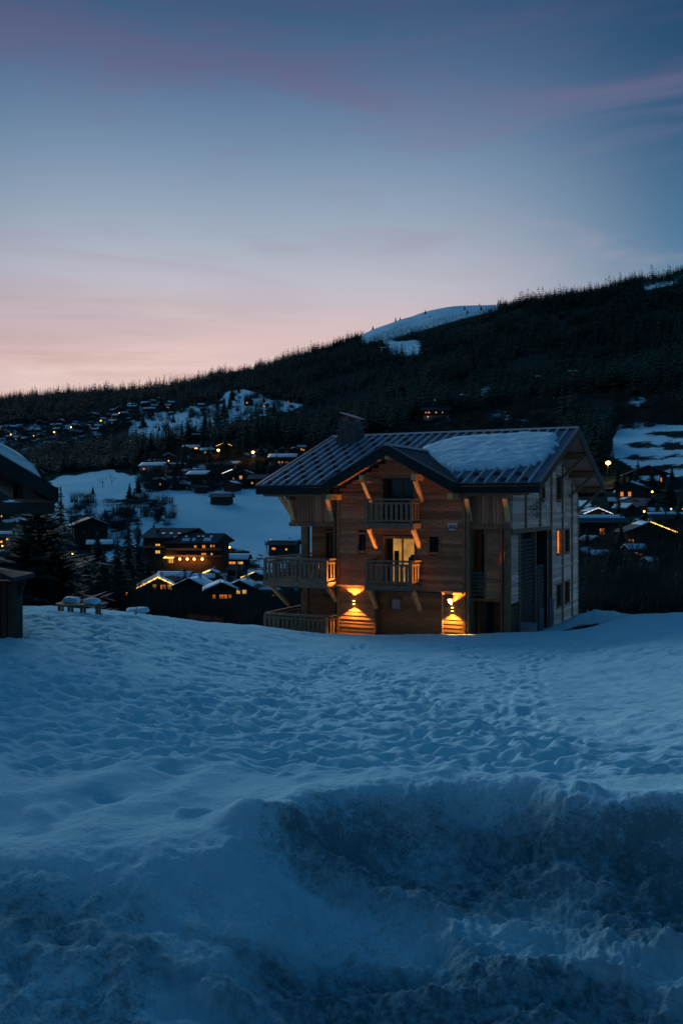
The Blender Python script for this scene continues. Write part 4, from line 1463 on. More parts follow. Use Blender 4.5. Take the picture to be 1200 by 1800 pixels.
CON = [(conifer_mesh('crown', 1, w, 22, 15, 100 + i, 'needles', 3, dr), trunk_mesh(1, 0.018)) for i, (w, dr) in enumerate(((.20, .35), (.24, .5), (.17, .3), (.28, .45), (.22, .2)))]
FAR_CON = [conifer_mesh('far', 1, w, 8, 7, 200 + i, 'needles_far', 1, .45, 0.02) for i, w in enumerate((.19, .24, .16, .29, .21))]


def conifer(x, y, z, h, lb, group=None, var=None, wide=1.0):
    k = rnd.randrange(len(CON)) if var is None else var
    t = empty('conifer', (x, y, z), rnd.uniform(0, 6.28), lb, 'tree', group)
    put('trunk', CON[k][1], t, scale=(h * wide, h * wide, h))
    put('crown', CON[k][0], t, scale=(h * wide, h * wide, h))
    return t


def bare_tree(x, y, z, h, lb, group=None, spread=0.5, seed=1, fine=4, name='bare_tree'):
    rg = random.Random(seed)
    tr, tw = MB(), MB()

    def grow(p, d, L, r, lev):
        q = p + d * L
        mid = p + d * L * .5 + Vector((rg.uniform(-1, 1), rg.uniform(-1, 1), 0)) * L * .06
        (tr if lev < 2 else tw).tube([p, mid, q], [r, r * .82, r * .62], 5 if lev < 2 else 3)
        if lev >= fine:
            return
        for i in range(3 if lev else 4):
            a = rg.uniform(0, 6.28)
            s = spread * rg.uniform(.6, 1.3)
            nd = (d + Vector((math.cos(a) * s, math.sin(a) * s, rg.uniform(-.05, .3)))).normalized()
            st = p + (q - p) * rg.uniform(.6, 1.0)
            grow(st, nd, L * rg.uniform(.55, .78), r * .52, lev + 1)
    grow(Vector((0, 0, -.05 * h)), Vector((rg.uniform(-.06, .06), 0, 1)).normalized(), h * .36, h * .016, 0)
    t = empty(name, (x, y, z), 0, lb, 'tree', group)
    tr.build('trunk', 'bark', t, fix=False)
    tw.build('crown', 'twigs', t, fix=False)
    return t


def joined(name, meshes, P, mat):
    """one mesh holding many copies: P rows are x, y, z, height, width factor, turn"""
    P = np.array(P)
    VV, FF, off = [], [], 0
    base = []
    for me in meshes:
        v = np.empty(len(me.vertices) * 3, np.float32)
        me.vertices.foreach_get('co', v)
        f = np.empty(len(me.polygons) * 3, np.int32)
        me.loops.foreach_get('vertex_index', f)
        base.append((v.reshape(-1, 3), f.reshape(-1, 3)))
    kind = nr.integers(0, len(meshes), len(P))
    for k, (v, f) in enumerate(base):
        Q = P[kind == k]
        if not len(Q):
            continue
        c, s = np.cos(Q[:, 5]), np.sin(Q[:, 5])
        w = (Q[:, 3] * Q[:, 4])[:, None]
        X = (v[None, :, 0] * c[:, None] - v[None, :, 1] * s[:, None]) * w + Q[:, 0:1]
        Y = (v[None, :, 0] * s[:, None] + v[None, :, 1] * c[:, None]) * w + Q[:, 1:2]
        Zz = v[None, :, 2] * Q[:, 3:4] + Q[:, 2:3]
        VV.append(np.stack([X, Y, Zz], -1).reshape(-1, 3))
        F = f[None] + (np.arange(len(Q)) * len(v))[:, None, None] + off
        FF.append(F.reshape(-1, 3))
        off += len(Q) * len(v)
    V_, F_ = np.concatenate(VV).astype(np.float32), np.concatenate(FF).astype(np.int32)
    me = bpy.data.meshes.new(name)
    me.vertices.add(len(V_))
    me.vertices.foreach_set('co', V_.ravel())
    me.loops.add(F_.size)
    me.loops.foreach_set('vertex_index', F_.ravel())
    me.polygons.add(len(F_))
    me.polygons.foreach_set('loop_start', np.arange(0, F_.size, 3, dtype=np.int32))
    me.materials.append(MATS[mat])
    me.update()
    return put(name, me)


# the wooded slopes: sampled by bearing and row of the ground, thickened along the ridge
WOODS = [
    [(-400, 770), (-400, 680), (0, 690), (300, 668), (305, 706), (270, 699), (200, 720), (130, 742), (60, 742), (0, 750)],
    [(280, 705), (280, 640), (600, 580), (880, 500), (1200, 450), (1600, 400), (1600, 735), (1200, 722), (1150, 705), (1100, 690), (1000, 695), (860, 720), (760, 738), (720, 752), (650, 775), (600, 770), (555, 722), (520, 704), (470, 698), (432, 683), (396, 684), (380, 708)],
    [(-200, 810), (60, 799), (130, 794), (215, 770), (300, 774), (350, 764), (430, 740), (520, 726), (560, 730), (575, 800), (500, 788), (450, 790), (420, 772), (335, 778), (300, 792), (245, 800), (235, 826), (200, 823), (100, 833), (-200, 862)],
    [(985, 740), (1082, 740), (1068, 790), (1062, 830), (985, 835)],
]
i75 = int(np.searchsorted(YR, 300))
PT = []
FORB = SNOW[:5]


def plant(px, y, hs, chk=True, prob=None):
    x = (px - 600) / FPX * y
    z = gzv(x, y)
    py = HZ - FPX * z / y
    ok = np.ones(len(px), bool)
    if chk:
        ok = np.zeros(len(px), bool)
        for w in WOODS:
            ok |= inpoly(px, py, w)
        for w in FORB:
            ok &= ~inpoly(px, py, w)
        ok &= ~((y > 2370) & (px > 640) & (px < 874))
    cl_ = 0.5 + 0.5 * fbm(x / 90, y / 120, 3, 51) * 2.2 + 0.35 * fbm(x / 25, y / 25, 2, 52)
    for i in np.nonzero(ok)[0]:
        if cl_[i] < 0.08 and rnd.random() < .6:
            continue
        PT.append((x[i], y[i], z[i] + CZ - 0.4, rnd.uniform(*hs) * min(1.5, max(.4, .45 + .85 * cl_[i])), rnd.uniform(1.15, 1.8) * (1 if chk else 1.3), rnd.uniform(0, 6.28)))


plant(nr.uniform(-60, 1280, 30000), np.exp(nr.uniform(math.log(480), math.log(3000), 30000)), (14, 26))
# along the ridge itself
rp_, ry_ = [], []
for j in range(0, NC):
    if -80 < PX[j] < 1300:
        i_ = int(np.argmin(PYZ[i75:, j])) + i75
        for q in range(2):
            y = YR[max(i_ - rnd.randint(0, 6), 0)] * rnd.uniform(.985, 1.0)
            px = PX[j] + rnd.uniform(-2, 2)
            if (636 < px < 876 and y > 2300) or (px > 1130 and rnd.random() < .45):
                continue
            rp_.append(px)
            ry_.append(y)
plant(np.array(rp_), np.array(ry_), (15, 34), False)
forest = joined('forest', FAR_CON, PT, 'needles_far')
tag(forest, 'dark conifer forest covering the ridge and the slopes below it', 'forest', kind='stuff')

# scattered trees on the bald snowy dome
for i, (px, y, h, lb) in enumerate(((747, 2880, 15, 'tallest lone conifer on the skyline of the snowy dome'), (695, 2860, 18, 'lone conifer on the left shoulder of the snowy dome'),
                                    (655, 2850, 14, 'conifer at the left foot of the snowy dome'), (842, 2880, 10, 'small conifer on the top of the snowy dome'),
                                    (816, 2700, 15, 'conifer on the snow below the top of the dome'), (845, 2600, 16, 'conifer on the snow near the forest edge of the dome'),
                                    (821, 2560, 14, 'conifer just above the forest edge on the dome'), (755, 2660, 12, 'conifer in the dark streak of the snowy dome'),
                                    (703, 2850, 12, 'shorter conifer beside the one on the left shoulder of the dome'))):
    x = (px - 600) / FPX * y
    conifer(x, y, gz(x, y) + CZ - .5, h, lb, 'lone trees on the snowy dome', wide=1.2)

# individual conifers that stand out on the slopes and in the valley
SOLO = [
    (107, 955, 98, 2, 'slim dark spruce beside a bare tree at the meadow edge'),
    (236, 832, 28, 0, 'conifer beside the white house at the edge of the snowy meadow'),
    (243, 868, 34, 1, 'bushy conifer below the white house on the meadow edge'),
    (228, 876, 27, 3, 'lone round conifer on the snowy meadow'),
    (382, 752, 58, 2, 'tall conifer on the upper snow slope, taller of two'),
    (394, 738, 38, 1, 'shorter conifer beside the tall one on the upper snow slope'),
    (360, 758, 32, 3, 'conifer left of the tall pair on the upper snow slope'),
    (369, 760, 30, 1, 'conifer next to the tall pair on the upper snow slope'),
    (320, 772, 30, 0, 'left conifer of two on the snow patch above the village'),
    (331, 774, 34, 3, 'right conifer of two on the snow patch above the village'),
    (252, 792, 34, 2, 'conifer at the left edge of the upper snow patch'),
    (265, 795, 38, 0, 'conifer in front of the upper snow patch'),
    (297, 800, 48, 1, 'tall bushy conifer in front of the upper snow patch'),
    (408, 705, 26, 3, 'dark conifer clump above the hut on the upper slope'),
    (396, 800, 42, 1, 'conifer between the orange street lamps'),
    (420, 808, 60, 0, 'dark conifer left of the lamp by the road'),
    (434, 800, 62, 1, 'dark conifer right behind the road lamp'),
    (452, 788, 66, 2, 'tall conifer in front of the snow strip, at its left'),
    (470, 786, 60, 0, 'second tall conifer in front of the snow strip'),
    (487, 784, 68, 2, 'third tall conifer in front of the snow strip'),
    (503, 782, 56, 1, 'fourth tall conifer in front of the snow strip'),
    (520, 780, 50, 0, 'last tall conifer in front of the snow strip, towards the chalet'),
    (25, 1070, 140, 3, 'broad dark conifer at the picture edge behind the gate pillar'),
    (118, 1068, 96, 3, 'wide dark conifer behind the snow-covered bench'),
    (150, 1066, 92, 3, 'dark conifer just behind the right end of the bench'),
    (182, 1064, 96, 3, 'dark conifer between the bench and the sapling'),
    (207, 1062, 110, 3, 'dark conifer behind the sapling'),
    (226, 1040, 130, 2, 'tall slender conifer left of the hotel'),
    (243, 1010, 88, 0, 'conifer against the left wall of the hotel'),
    (60, 1000, 110, 4, 'conifer in the valley behind the near spruce'),
    (172, 985, 52, 3, 'conifer below the dark house on the meadow foot'),
    (1076, 838, 40, 3, 'round dark tree beside the roadside lamp on the far right'),
    (1056, 830, 88, 1, 'tall dark conifer behind the gable end of the chalet'),
    (1044, 826, 96, 0, 'tallest dark conifer behind the gable end of the chalet'),
    (1180, 846, 24, 3, 'dark bush-shaped conifer on the right-hand snow terraces'),
    (1138, 838, 14, 3, 'small dark conifer above the houses on the right'),
    (1190, 1072, 70, 1, 'dark conifer in the hollow at the right edge'),
    (1030, 1075, 60, 3, 'dark conifer just behind the corner of the chalet'),
]
ORD = ('first second third fourth fifth sixth seventh eighth ninth tenth eleventh twelfth thirteenth fourteenth fifteenth sixteenth seventeenth eighteenth nineteenth twentieth '
       'twenty-first twenty-second twenty-third twenty-fourth twenty-fifth twenty-sixth twenty-seventh twenty-eighth twenty-ninth thirtieth').split()


def number_labels(items, fmt):
    """gives look-alikes a label by their order across the picture"""
    items.sort(key=lambda q: q[0])
    for i, (_, o) in enumerate(items):
        o['label'] = fmt % (ORD[i] if len(items) > 1 else 'only')


for px, py, hp, var, lb in SOLO:
    x, y, z = at(px, py)
    conifer(x, y, z, hp * y / FPX, lb, 'single conifers on the slopes', var, 1.35 if py > 1060 and px < 240 else 1.25)
CZN = {}
for zone, cnt, h0, h1, nm in (([(236, 798), (330, 790), (540, 785), (540, 852), (440, 862), (330, 866), (245, 862)], 46, 16, 40, 'the houses behind the meadow'), ([(1075, 842), (1200, 846), (1200, 1070), (1015, 1075), (1015, 950), (1080, 930)], 34, 26, 60, 'the houses right of the chalet'),
                              ([(225, 705), (420, 688), (540, 705), (500, 740), (300, 775), (225, 765)], 26, 10, 26, 'the fields of the upper slope'), ([(255, 1010), (475, 1020), (475, 1085), (255, 1078)], 16, 26, 54, 'the houses below the hotel'), ([(130, 870), (240, 870), (300, 935), (160, 975)], 12, 10, 24, 'the thawed patches of the meadow')):
    xs_, ys_ = [p[0] for p in zone], [p[1] for p in zone]
    k_ = 0
    while k_ < cnt:
        px, py = rnd.uniform(min(xs_), max(xs_)), rnd.uniform(min(ys_), max(ys_))
        if not bool(inpoly(np.array(px), np.array(py), zone)):
            continue
        x, y, z = at(px, py)
        CZN.setdefault(nm, []).append((px, conifer(x, y, z, rnd.uniform(h0, h1) * y / FPX, 'dark conifer', 'conifers among ' + nm, None, rnd.uniform(1.2, 1.9))))
        k_ += 1
ORD += [a_ + '-' + b_ for a_ in ('thirty', 'forty') for b_ in 'first second third fourth fifth sixth seventh eighth ninth'.split()]
for nm, it in CZN.items():
    number_labels(it, 'dark conifer, %s from the left of those among ' + nm)
# the near spruce behind the bench: upswept, spiky
x, y = -15.6, 47.0
h = 9.6
t = empty('spruce', (x, y, gz(x, y) + CZ), 0, 'big spiky spruce rising behind the bench and under the neighbouring eave', 'tree')
put('trunk', trunk_mesh(h, 0.2), t)
put('crown', conifer_mesh('crown', h, 3.4, 34, 22, 5, 'needles', 8, -0.3, 0.03), t)
# leafless trees
for i, (px, py, hp, sp, lb) in enumerate(((181, 858, 28, .75, 'round leafless tree on the small mound, the left of the pair'), (197, 856, 26, .7, 'leafless tree on the small mound, the right of the pair'),
                                          (127, 950, 80, .42, 'tall leafless birch beside the slim spruce'), (140, 955, 62, .45, 'shorter leafless birch beside the slim spruce'),
                                          (470, 975, 34, .5, 'leafless tree on the snow beside the corner balcony'),
                                          (385, 1040, 36, .5, 'leafless tree in front of the snow-roofed village houses'), (312, 1030, 30, .55, 'leafless tree beside the house with the string of lights'),
                                          (405, 1068, 60, .5, 'leafless tree among the village lights by the lane'), (447, 1075, 74, .45, 'leafless tree in front of the lit shopfront'),
                                          (425, 1078, 58, .5, 'leafless tree left of the lit shopfront'),
                                          (400, 760, 20, .5, 'leafless tree on the upper snow slope under the wood'), (1175, 960, 30, .5, 'leafless tree behind the houses at the right edge'), (1120, 1010, 50, .5, 'leafless tree over the snow patch in the right-hand hollow'), (1040, 1045, 56, .45, 'leafless tree close to the chalet corner'), (1085, 1068, 64, .5, 'leafless tree in the middle of the right-hand hollow'), (1165, 1070, 58, .5, 'leafless tree beside the stone shed'))):
    x, y, z = at(px, py)
    bare_tree(x, y, z, hp * y / FPX, lb, 'leafless trees', sp, 300 + i, 5 if hp > 24 else 4)

# undergrowth: thickets of bare brush in the valley and along the right-hand slope
br = []
for k in range(5):
    rg = random.Random(500 + k)
    v, f = [], []
    for q in range(70):
        a, b_ = rg.uniform(0, 6.28), rg.uniform(.15, 1.0)
        L = rg.uniform(.5, 1.0)
        ox, oy = rg.uniform(-.35, .35), rg.uniform(-.35, .35)
        tx, ty, tz = ox + math.cos(a) * b_ * .6 * L, oy + math.sin(a) * b_ * .6 * L, L
        w = .012
        i = len(v)
        v += [(ox - w, oy, 0), (ox + w, oy, 0), (tx, ty, tz), (ox + (tx - ox) * .5, oy + (ty - oy) * .5, tz * .5), (ox + (tx - ox) * .5 + rg.uniform(-.2, .2), oy + (ty - oy) * .5, tz * .5 + rg.uniform(.1, .3)), (ox + (tx - ox) * .5, oy + (ty - oy) * .5 + .02, tz * .5)]
        f += [(i, i + 1, i + 2), (i + 3, i + 4, i + 5)]
    me = bpy.data.meshes.new('brush')
    me.from_pydata(v, [], f)
    br.append(me)
BP = []
BRUSH = [([(0, 960), (240, 960), (260, 1075), (0, 1075)], 420, 60, 330), ([(255, 1030), (520, 1040), (520, 1120), (255, 1090)], 260, 60, 240), ([(1005, 940), (1230, 940), (1230, 1100), (1005, 1100)], 460, 60, 330),
         ([(560, 760), (860, 712), (1090, 690), (1230, 660), (1230, 745), (1000, 765), (600, 790)], 700, 500, 1100), ([(235, 795), (540, 790), (540, 858), (245, 866)], 620, 480, 1000), ([(0, 745), (200, 725), (280, 705), (270, 735), (130, 795), (0, 795)], 500, 1000, 2000), ([(230, 735), (420, 690), (540, 712), (300, 770)], 130, 900, 1900), ([(130, 880), (310, 880), (300, 945), (140, 970)], 90, 430, 640)]
for poly, cnt, y0, y1 in BRUSH:
    got = tries = 0
    xs_ = [p[0] for p in poly]
    while got < cnt and tries < 30 * cnt:
        tries += 1
        px, y = rnd.uniform(min(xs_), max(xs_)), math.exp(rnd.uniform(math.log(y0), math.log(y1)))
        x = (px - 600) / FPX * y
        z = gz(x, y)
        if not bool(inpoly(np.array(px), np.array(HZ - FPX * z / y), poly)):
            continue
        got += 1
        BP.append((x, y, z + CZ - .1, rnd.uniform(2, 6.5) * (1 + y / 900), rnd.uniform(.7, 1.3), rnd.uniform(0, 6.28)))
tag(joined('undergrowth', br, BP, 'twigs'), 'leafless brush and thickets between the houses and on the slopes', 'undergrowth', kind='stuff')


# ------------------------------------------------------------------ village houses
def snow_slab(m, poly_fn, n1=7, n2=5, th=0.35, seed=0, cover=1.0):
    """snow lying on a slope: poly_fn(s, t) -> point; rounded edges, uneven thickness"""
    rg = random.Random(seed)
    top = []
    for i in range(n1 + 1):
        for j in range(n2 + 1):
            s, t = i / n1, j / n2
            e = min(s, 1 - s, t * 1.0, (1 - t) + .3)
            s2 = s + (rg.uniform(-.04, .04) if 0 < i < n1 else 0)
            t2 = t + (rg.uniform(-.10, .04) if j == n2 else 0)
            p = poly_fn(0.02 + .96 * s2, 0.02 + (0.95 * cover) * t2)
            hh_ = th * (0.25 + .75 * min(1, e * 6)) * rg.uniform(.75, 1.1)
            top.append((p[0], p[1], p[2] + hh_))
    bot = []
    for i in range(n1 + 1):
        for j in range(n2 + 1):
            p = poly_fn(0.02 + .96 * i / n1, 0.02 + (0.95 * cover) * j / n2)
            bot.append((p[0], p[1], p[2] + 0.01))
    W_ = n2 + 1
    f = []
    for i in range(n1):
        for j in range(n2):
            f.append((i * W_ + j, (i + 1) * W_ + j, (i + 1) * W_ + j + 1, i * W_ + j + 1))
    edge = [(i, 0) for i in range(n1)] + [(n1, j) for j in range(n2)] + [(i, n2) for i in range(n1, 0, -1)] + [(0, j) for j in range(n2, 0, -1)]
    k = len(top)
    for q in range(len(edge)):
        a, b_ = edge[q], edge[(q + 1) % len(edge)]
        ia, ib = a[0] * W_ + a[1], b_[0] * W_ + b_[1]
        f.append((ia, ib, ib + k, ia + k))
    m.add(top + bot, f)
    return m


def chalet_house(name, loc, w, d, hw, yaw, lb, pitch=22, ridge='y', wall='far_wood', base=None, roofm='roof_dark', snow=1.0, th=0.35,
                 wins=(), oh=0.10, chim=True, balcony=False, cat='house', group=None, strings=None, snow_sides=(0, 1), sunk=1.5):
    """a house: front looks to local -y; ridge 'y' puts a gable to the front, ridge 'x' an eave"""
    t = empty(name, loc, yaw, lb, cat, group)
    hb = hw * 0.38 if base else 0
    if ridge == 'y':
        half, run = w / 2, d
    else:
        half, run = d / 2, w
    rise = half * math.tan(R(pitch))
    o = oh * min(w, d) + 0.3
    # walls
    m = MB()
    if ridge == 'y':
        sec = [(-w / 2, hb), (w / 2, hb), (w / 2, hw), (0, hw + rise), (-w / 2, hw)]
        m.slab([(x, -d / 2, z) for x, z in sec], (0, d, 0))
    else:
        sec = [(-d / 2, hb), (d / 2, hb), (d / 2, hw), (0, hw + rise), (-d / 2, hw)]
        m.slab([(-w / 2, y, z) for y, z in sec], (w, 0, 0))
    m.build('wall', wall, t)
    if base:
        MB().box(-w / 2 + .06, w / 2 - .06, -d / 2 + .06, d / 2 - .06, -sunk, hb + .01).build('base_wall', base, t)
    else:
        MB().box(-w / 2 + .03, w / 2 - .03, -d / 2 + .03, d / 2 - .03, -sunk, 0.01).build('base_wall', wall, t)
    # roof slopes
    tp = math.tan(R(pitch))
    rt = 0.22

    def fn(side):
        def q(s, u_):
            a = -run / 2 - o + (run + 2 * o) * s
            b_ = side * (half + o) * u_
            z = hw + rise + rt - abs(b_) * tp
            return (b_, a, z) if ridge == 'y' else (a, b_, z)
        return q
    for side in (-1, 1):
        q = fn(side)
        MB().slab([q(0, 0), q(1, 0), q(1, 1), q(0, 1)], (0, 0, -rt)).build('roof', roofm, t)
    if snow:
        for k_, side in enumerate((-1, 1)):
            if k_ in snow_sides:
                snow_slab(MB(), fn(side), 8, 5, th, rnd.randint(0, 9999), snow).build('snow_cover', 'roof_snow', t, smooth=True)
    if chim:
        cx, cy = (half * .3, run * .12) if ridge == 'y' else (run * .18, half * .25)
        MB().box(cx - .35, cx + .35, cy - .35, cy + .35, hw + rise * .5, hw + rise + .9).box(cx - .45, cx + .45, cy - .45, cy + .45, hw + rise + .9, hw + rise + 1.05).build('chimney', 'plaster', t)
    # windows on the front: (across -0.5..0.5, up 0..1 of wall height, width m, height m, pane material)
    for (fx, fz, ww, wh, pm) in wins:
        x, z = fx * w, fz * hw
        fo = MB().box(x - ww / 2 - .12, x + ww / 2 + .12, -d / 2 - .07, -d / 2 + .02, z - wh / 2 - .12, z + wh / 2 + .12).build('window', 'beam', t)
        if ww > 1.0:
            MB().box(x - ww / 2, x - .05, -d / 2 - .10, -d / 2 - .072, z - wh / 2, z + wh / 2).build('pane', pm, fo)
            MB().box(x + .05, x + ww / 2, -d / 2 - .10, -d / 2 - .072, z - wh / 2, z + wh / 2).build('pane', pm, fo)
        else:
            MB().box(x - ww / 2, x + ww / 2, -d / 2 - .10, -d / 2 - .072, z - wh / 2, z + wh / 2).build('pane', pm, fo)
    if balcony:
        z = hw * .52
        bb = MB().box(-w * .46, w * .46, -d / 2 - 1.2, -d / 2 - .02, z - .12, z).build('balcony', 'far_wood_brown', t)
        MB().box(-w * .46, w * .46, -d / 2 - 1.25, -d / 2 - 1.15, z + .1, z + .95).build('railing', 'far_wood_brown', bb)
    if strings:
        pts, k_ = [], 13
        for side in (-1, 1):
            if strings.get('side', side) != side:
                continue
            q = fn(side)
            for i in range(k_):
                p = q(0, i / (k_ - 1))
                pts.append((p[0], p[1] - .1, p[2] - .05))
        s_ = MB()
        for i in range(len(pts) - 1):
            if abs(pts[i][0] - pts[i + 1][0]) < w * .4:
                s_.tube([pts[i], pts[i + 1]], strings.get('r', .09) * .45, 4)
        for i, q_ in enumerate(pts):
            s_.ball(q_, strings.get('r', .09) * (1.5 + .5 * (i % 3)), 6, 4)
        s_.build('string_light', strings.get('mat', 'fairy_gold'), t)
    return t


def place(px, py, wpx, hpx, yaw_deg, lb, dr=1.1, **kw):
    """a house standing where this bearing meets the slope; sizes follow from the distance"""
    x, y, z = at(px, py)
    k = y / FPX
    return chalet_house(kw.pop('name', 'village_house'), (x, y, z), wpx * k, wpx * k * dr, hpx * k, R(yaw_deg), lb, **kw)


LW, LO, LH, GD = 'lit_warm', 'lit_orange', 'lit_white', 'glass_dark'
VG = 'houses of the village'
place(272, 834, 42, 15, -12, 'white house with a snow roof and one lit upper window, above the meadow', ridge='x', wall='plaster', dr=.7, snow=.95, group=VG, wins=((-.32, .6, 1.6, 1.4, LW), (-.3, .18, 1.6, 1.8, GD), (.1, .6, 1.6, 1.4, GD), (.3, .2, 2, 1.8, GD)))
place(309, 833, 32, 13, 8, 'pale pinkish house with a thin snow roof, right of the white one', ridge='x', wall='plaster_pink', dr=.7, snow=.4, group=VG, balcony=True, wins=((-.2, .7, 1.6, 1.3, GD), (.25, .7, 1.6, 1.3, GD)))
place(352, 852, 36, 18, -18, 'brown house with a broad snowy roof and pale ground floor, on the village edge', ridge='x', wall='far_wood_brown', base='plaster', dr=.8, snow=1, group=VG, wins=((-.3, .6, 1.3, 1.3, GD), (.0, .6, 1.3, 1.3, GD), (.3, .2, 1.5, 1.6, GD)))
place(283, 860, 26, 13, 5, 'small dark house with a single glowing window among bushes at the meadow edge', ridge='y', dr=1, snow=.5, group=VG, wins=((0, .55, 1.0, 1.7, LW), (-.3, .5, 1, 1.2, GD)))
place(322, 858, 14, 9, 0, 'tiny house with one yellow window between the snowy-roofed houses', ridge='y', dr=1, snow=.8, group=VG, wins=((-.1, .5, 1.2, 1.8, LW),), chim=False)
place(353, 867, 20, 10, 25, 'small dark shed with a bare roof below the brown house', ridge='x', dr=.8, snow=0, group=VG, chim=False)
place(409, 866, 22, 12, -20, 'small brown barn with a little snow on its roof, above the lone shed', ridge='y', wall='far_wood_brown', snow=.8, group=VG, chim=False)
place(390, 887, 34, 13, -8, 'lone dark shed on bare ground in the snowy meadow', ridge='x', dr=.75, snow=0, roofm='roof_hotel', group=VG, chim=False, name='shed')
place(406, 848, 28, 14, 14, 'dark house with a white-lit gable edge near the village centre', ridge='y', snow=.3, group=VG, strings={'mat': 'fairy_white', 'r': .16, 'side': -1}, wins=((.1, .3, 1.8, 1.5, LH), (-.25, .3, 1, 1.2, GD)))
place(432, 852, 24, 17, -6, 'narrow dark house with one orange window near the chalet roof', ridge='y', snow=.9, group=VG, wins=((-.25, .55, 2.0, 2.6, LW), (.3, .5, 1.2, 1.5, LO)))
place(470, 856, 58, 14, -10, 'long low house with a bare teal roof and two skylights, beside the chalet eave', ridge='x', dr=.55, snow=0, roofm='roof_hotel', group=VG, wins=((-.4, .4, 1.2, 1.2, LW),))
place(366, 800, 24, 8, 4, 'snow-roofed chalet with two yellow windows near the orange lamps', ridge='x', dr=.8, snow=1, group=VG, wins=((-.18, .5, 1.8, 1.6, LW), (.2, .5, 2.4, 1.6, LW)))
place(394, 798, 24, 13, 10, 'chalet with a warmly lit gable beside the orange lamp', ridge='y', wall='far_wood_brown', snow=.8, group=VG, strings={'mat': 'fairy_gold', 'r': .12}, wins=((0, .75, 2.2, 1.4, LO), (-.25, .3, 1.4, 1.4, LO)))
place(336, 797, 26, 10, 0, 'house lit by three bright orange lamps under its eave', ridge='x', dr=.7, wall='far_wood_brown', snow=.9, group=VG)
place(467, 808, 34, 12, 14, 'dark house with a bare roof right of the roadside lamp', ridge='x', dr=.8, snow=.0, roofm='roof_hotel', group=VG)
place(498, 820, 46, 14, -5, 'house with a row of orange windows beside the chalet roof', ridge='x', dr=.7, base='plaster', snow=.9, group=VG, wins=((-.36, .35, 2, 1.8, GD), (-.12, .35, 2.2, 2.0, LO), (.02, .35, 1.2, 1.8, LW), (.2, .35, 2.6, 1.9, LO)))
place(350, 777, 20, 10, 0, 'small dark flat-topped chalet above the orange lamps', ridge='x', dr=.7, snow=.4, group=VG, balcony=True, chim=False)
place(472, 769, 50, 8, -4, 'long snow-roofed house half hidden by conifers above the village', ridge='x', dr=.5, snow=1, group=VG)
place(350, 836, 20, 8, 10, 'low house with snow on its roof behind the brown one', ridge='x', dr=.8, snow=1, group=VG, chim=False)
place(392, 824, 44, 6, 0, 'low retaining garage with a bare dark roof below the orange-lit bank', ridge='x', dr=.6, snow=0, group=VG, chim=False)
place(437, 714, 14, 9, 0, 'little hut with a glowing window on the upper snow slope', ridge='y', snow=.6, group=VG, chim=False, wins=((-.15, .4, 2.2, 2.6, LO),))
place(674, 619, 10, 5, 0, 'tiny hut with a white light at the edge of the high clearing', ridge='x', snow=.5, group=VG, chim=False, wins=((-.4, .5, 1.6, 1.6, LH),))
place(776, 712, 34, 15, -12, 'upper dark chalet with two lit windows in the wood above the ridge', ridge='y', wall='far_wood', snow=.6, group=VG, wins=((-.3, .4, 1.4, 1.6, LW), (-.08, .4, 1.2, 1.4, LO), (.32, .4, 1.2, 1.6, LO)), snow_sides=(1,))
place(766, 738, 44, 16, -6, 'lower dark chalet with a row of lit windows in the wood above the ridge', ridge='x', dr=.6, snow=0, base='plaster', group=VG, wins=((-.4, .72, 1.4, 1.6, LO), (-.28, .72, 1.8, 1.8, LO), (.0, .72, 1.6, 1.8, LO), (-.32, .25, 1.6, 1.6, LW), (.25, .72, .8, 1.2, LW)))
place(820, 703, 22, 6, 0, 'small chalet with a pale balcony beside the upper clearing', ridge='x', dr=.6, snow=.6, group=VG, chim=False)
place(687, 728, 26, 6, 0, 'low roof with a strip of snow in the dark wood behind the chimney', ridge='x', dr=.5, snow=.7, group=VG, chim=False)
place(948, 674, 16, 8, 10, 'dark hut with a single lamp at the foot of the right-hand wood', ridge='x', snow=.5, group=VG, chim=False, wins=((-.1, .4, 1.6, 2.0, LO),))
place(1006, 661, 14, 7, -10, 'higher hut with a single lamp at the foot of the right-hand wood', ridge='x', snow=.8, group=VG, chim=False, wins=((0, .4, 2.0, 2.0, LO),))
place(157, 945, 56, 22, 22, 'dark timber house with snow on one roof slope at the foot of the meadow', ridge='y', snow=.9, snow_sides=(1,), group=VG, wins=((-.2, .3, 1.6, 1.4, GD), (.05, .3, 1.8, 1.6, GD)))
place(176, 968, 40, 10, 12, 'low snow-roofed barn in front of the dark timber house', ridge='x', dr=.7, snow=1, group=VG, chim=False)
place(16, 912, 52, 14, -14, 'snow-roofed house showing under the neighbouring eave', ridge='x', dr=.8, snow=1, group=VG, wins=((-.3, .5, 1, 1, LW), (0, .2, 1, 1, LW)))
place(30, 962, 56, 18, 6, 'dark house with yellow lights at the picture edge', ridge='x', dr=.7, snow=.5, group=VG, wins=((-.42, .5, 2.6, 1, LW), (-.2, .75, 1, 1, LW), (.1, .75, 1.2, .8, LO)))
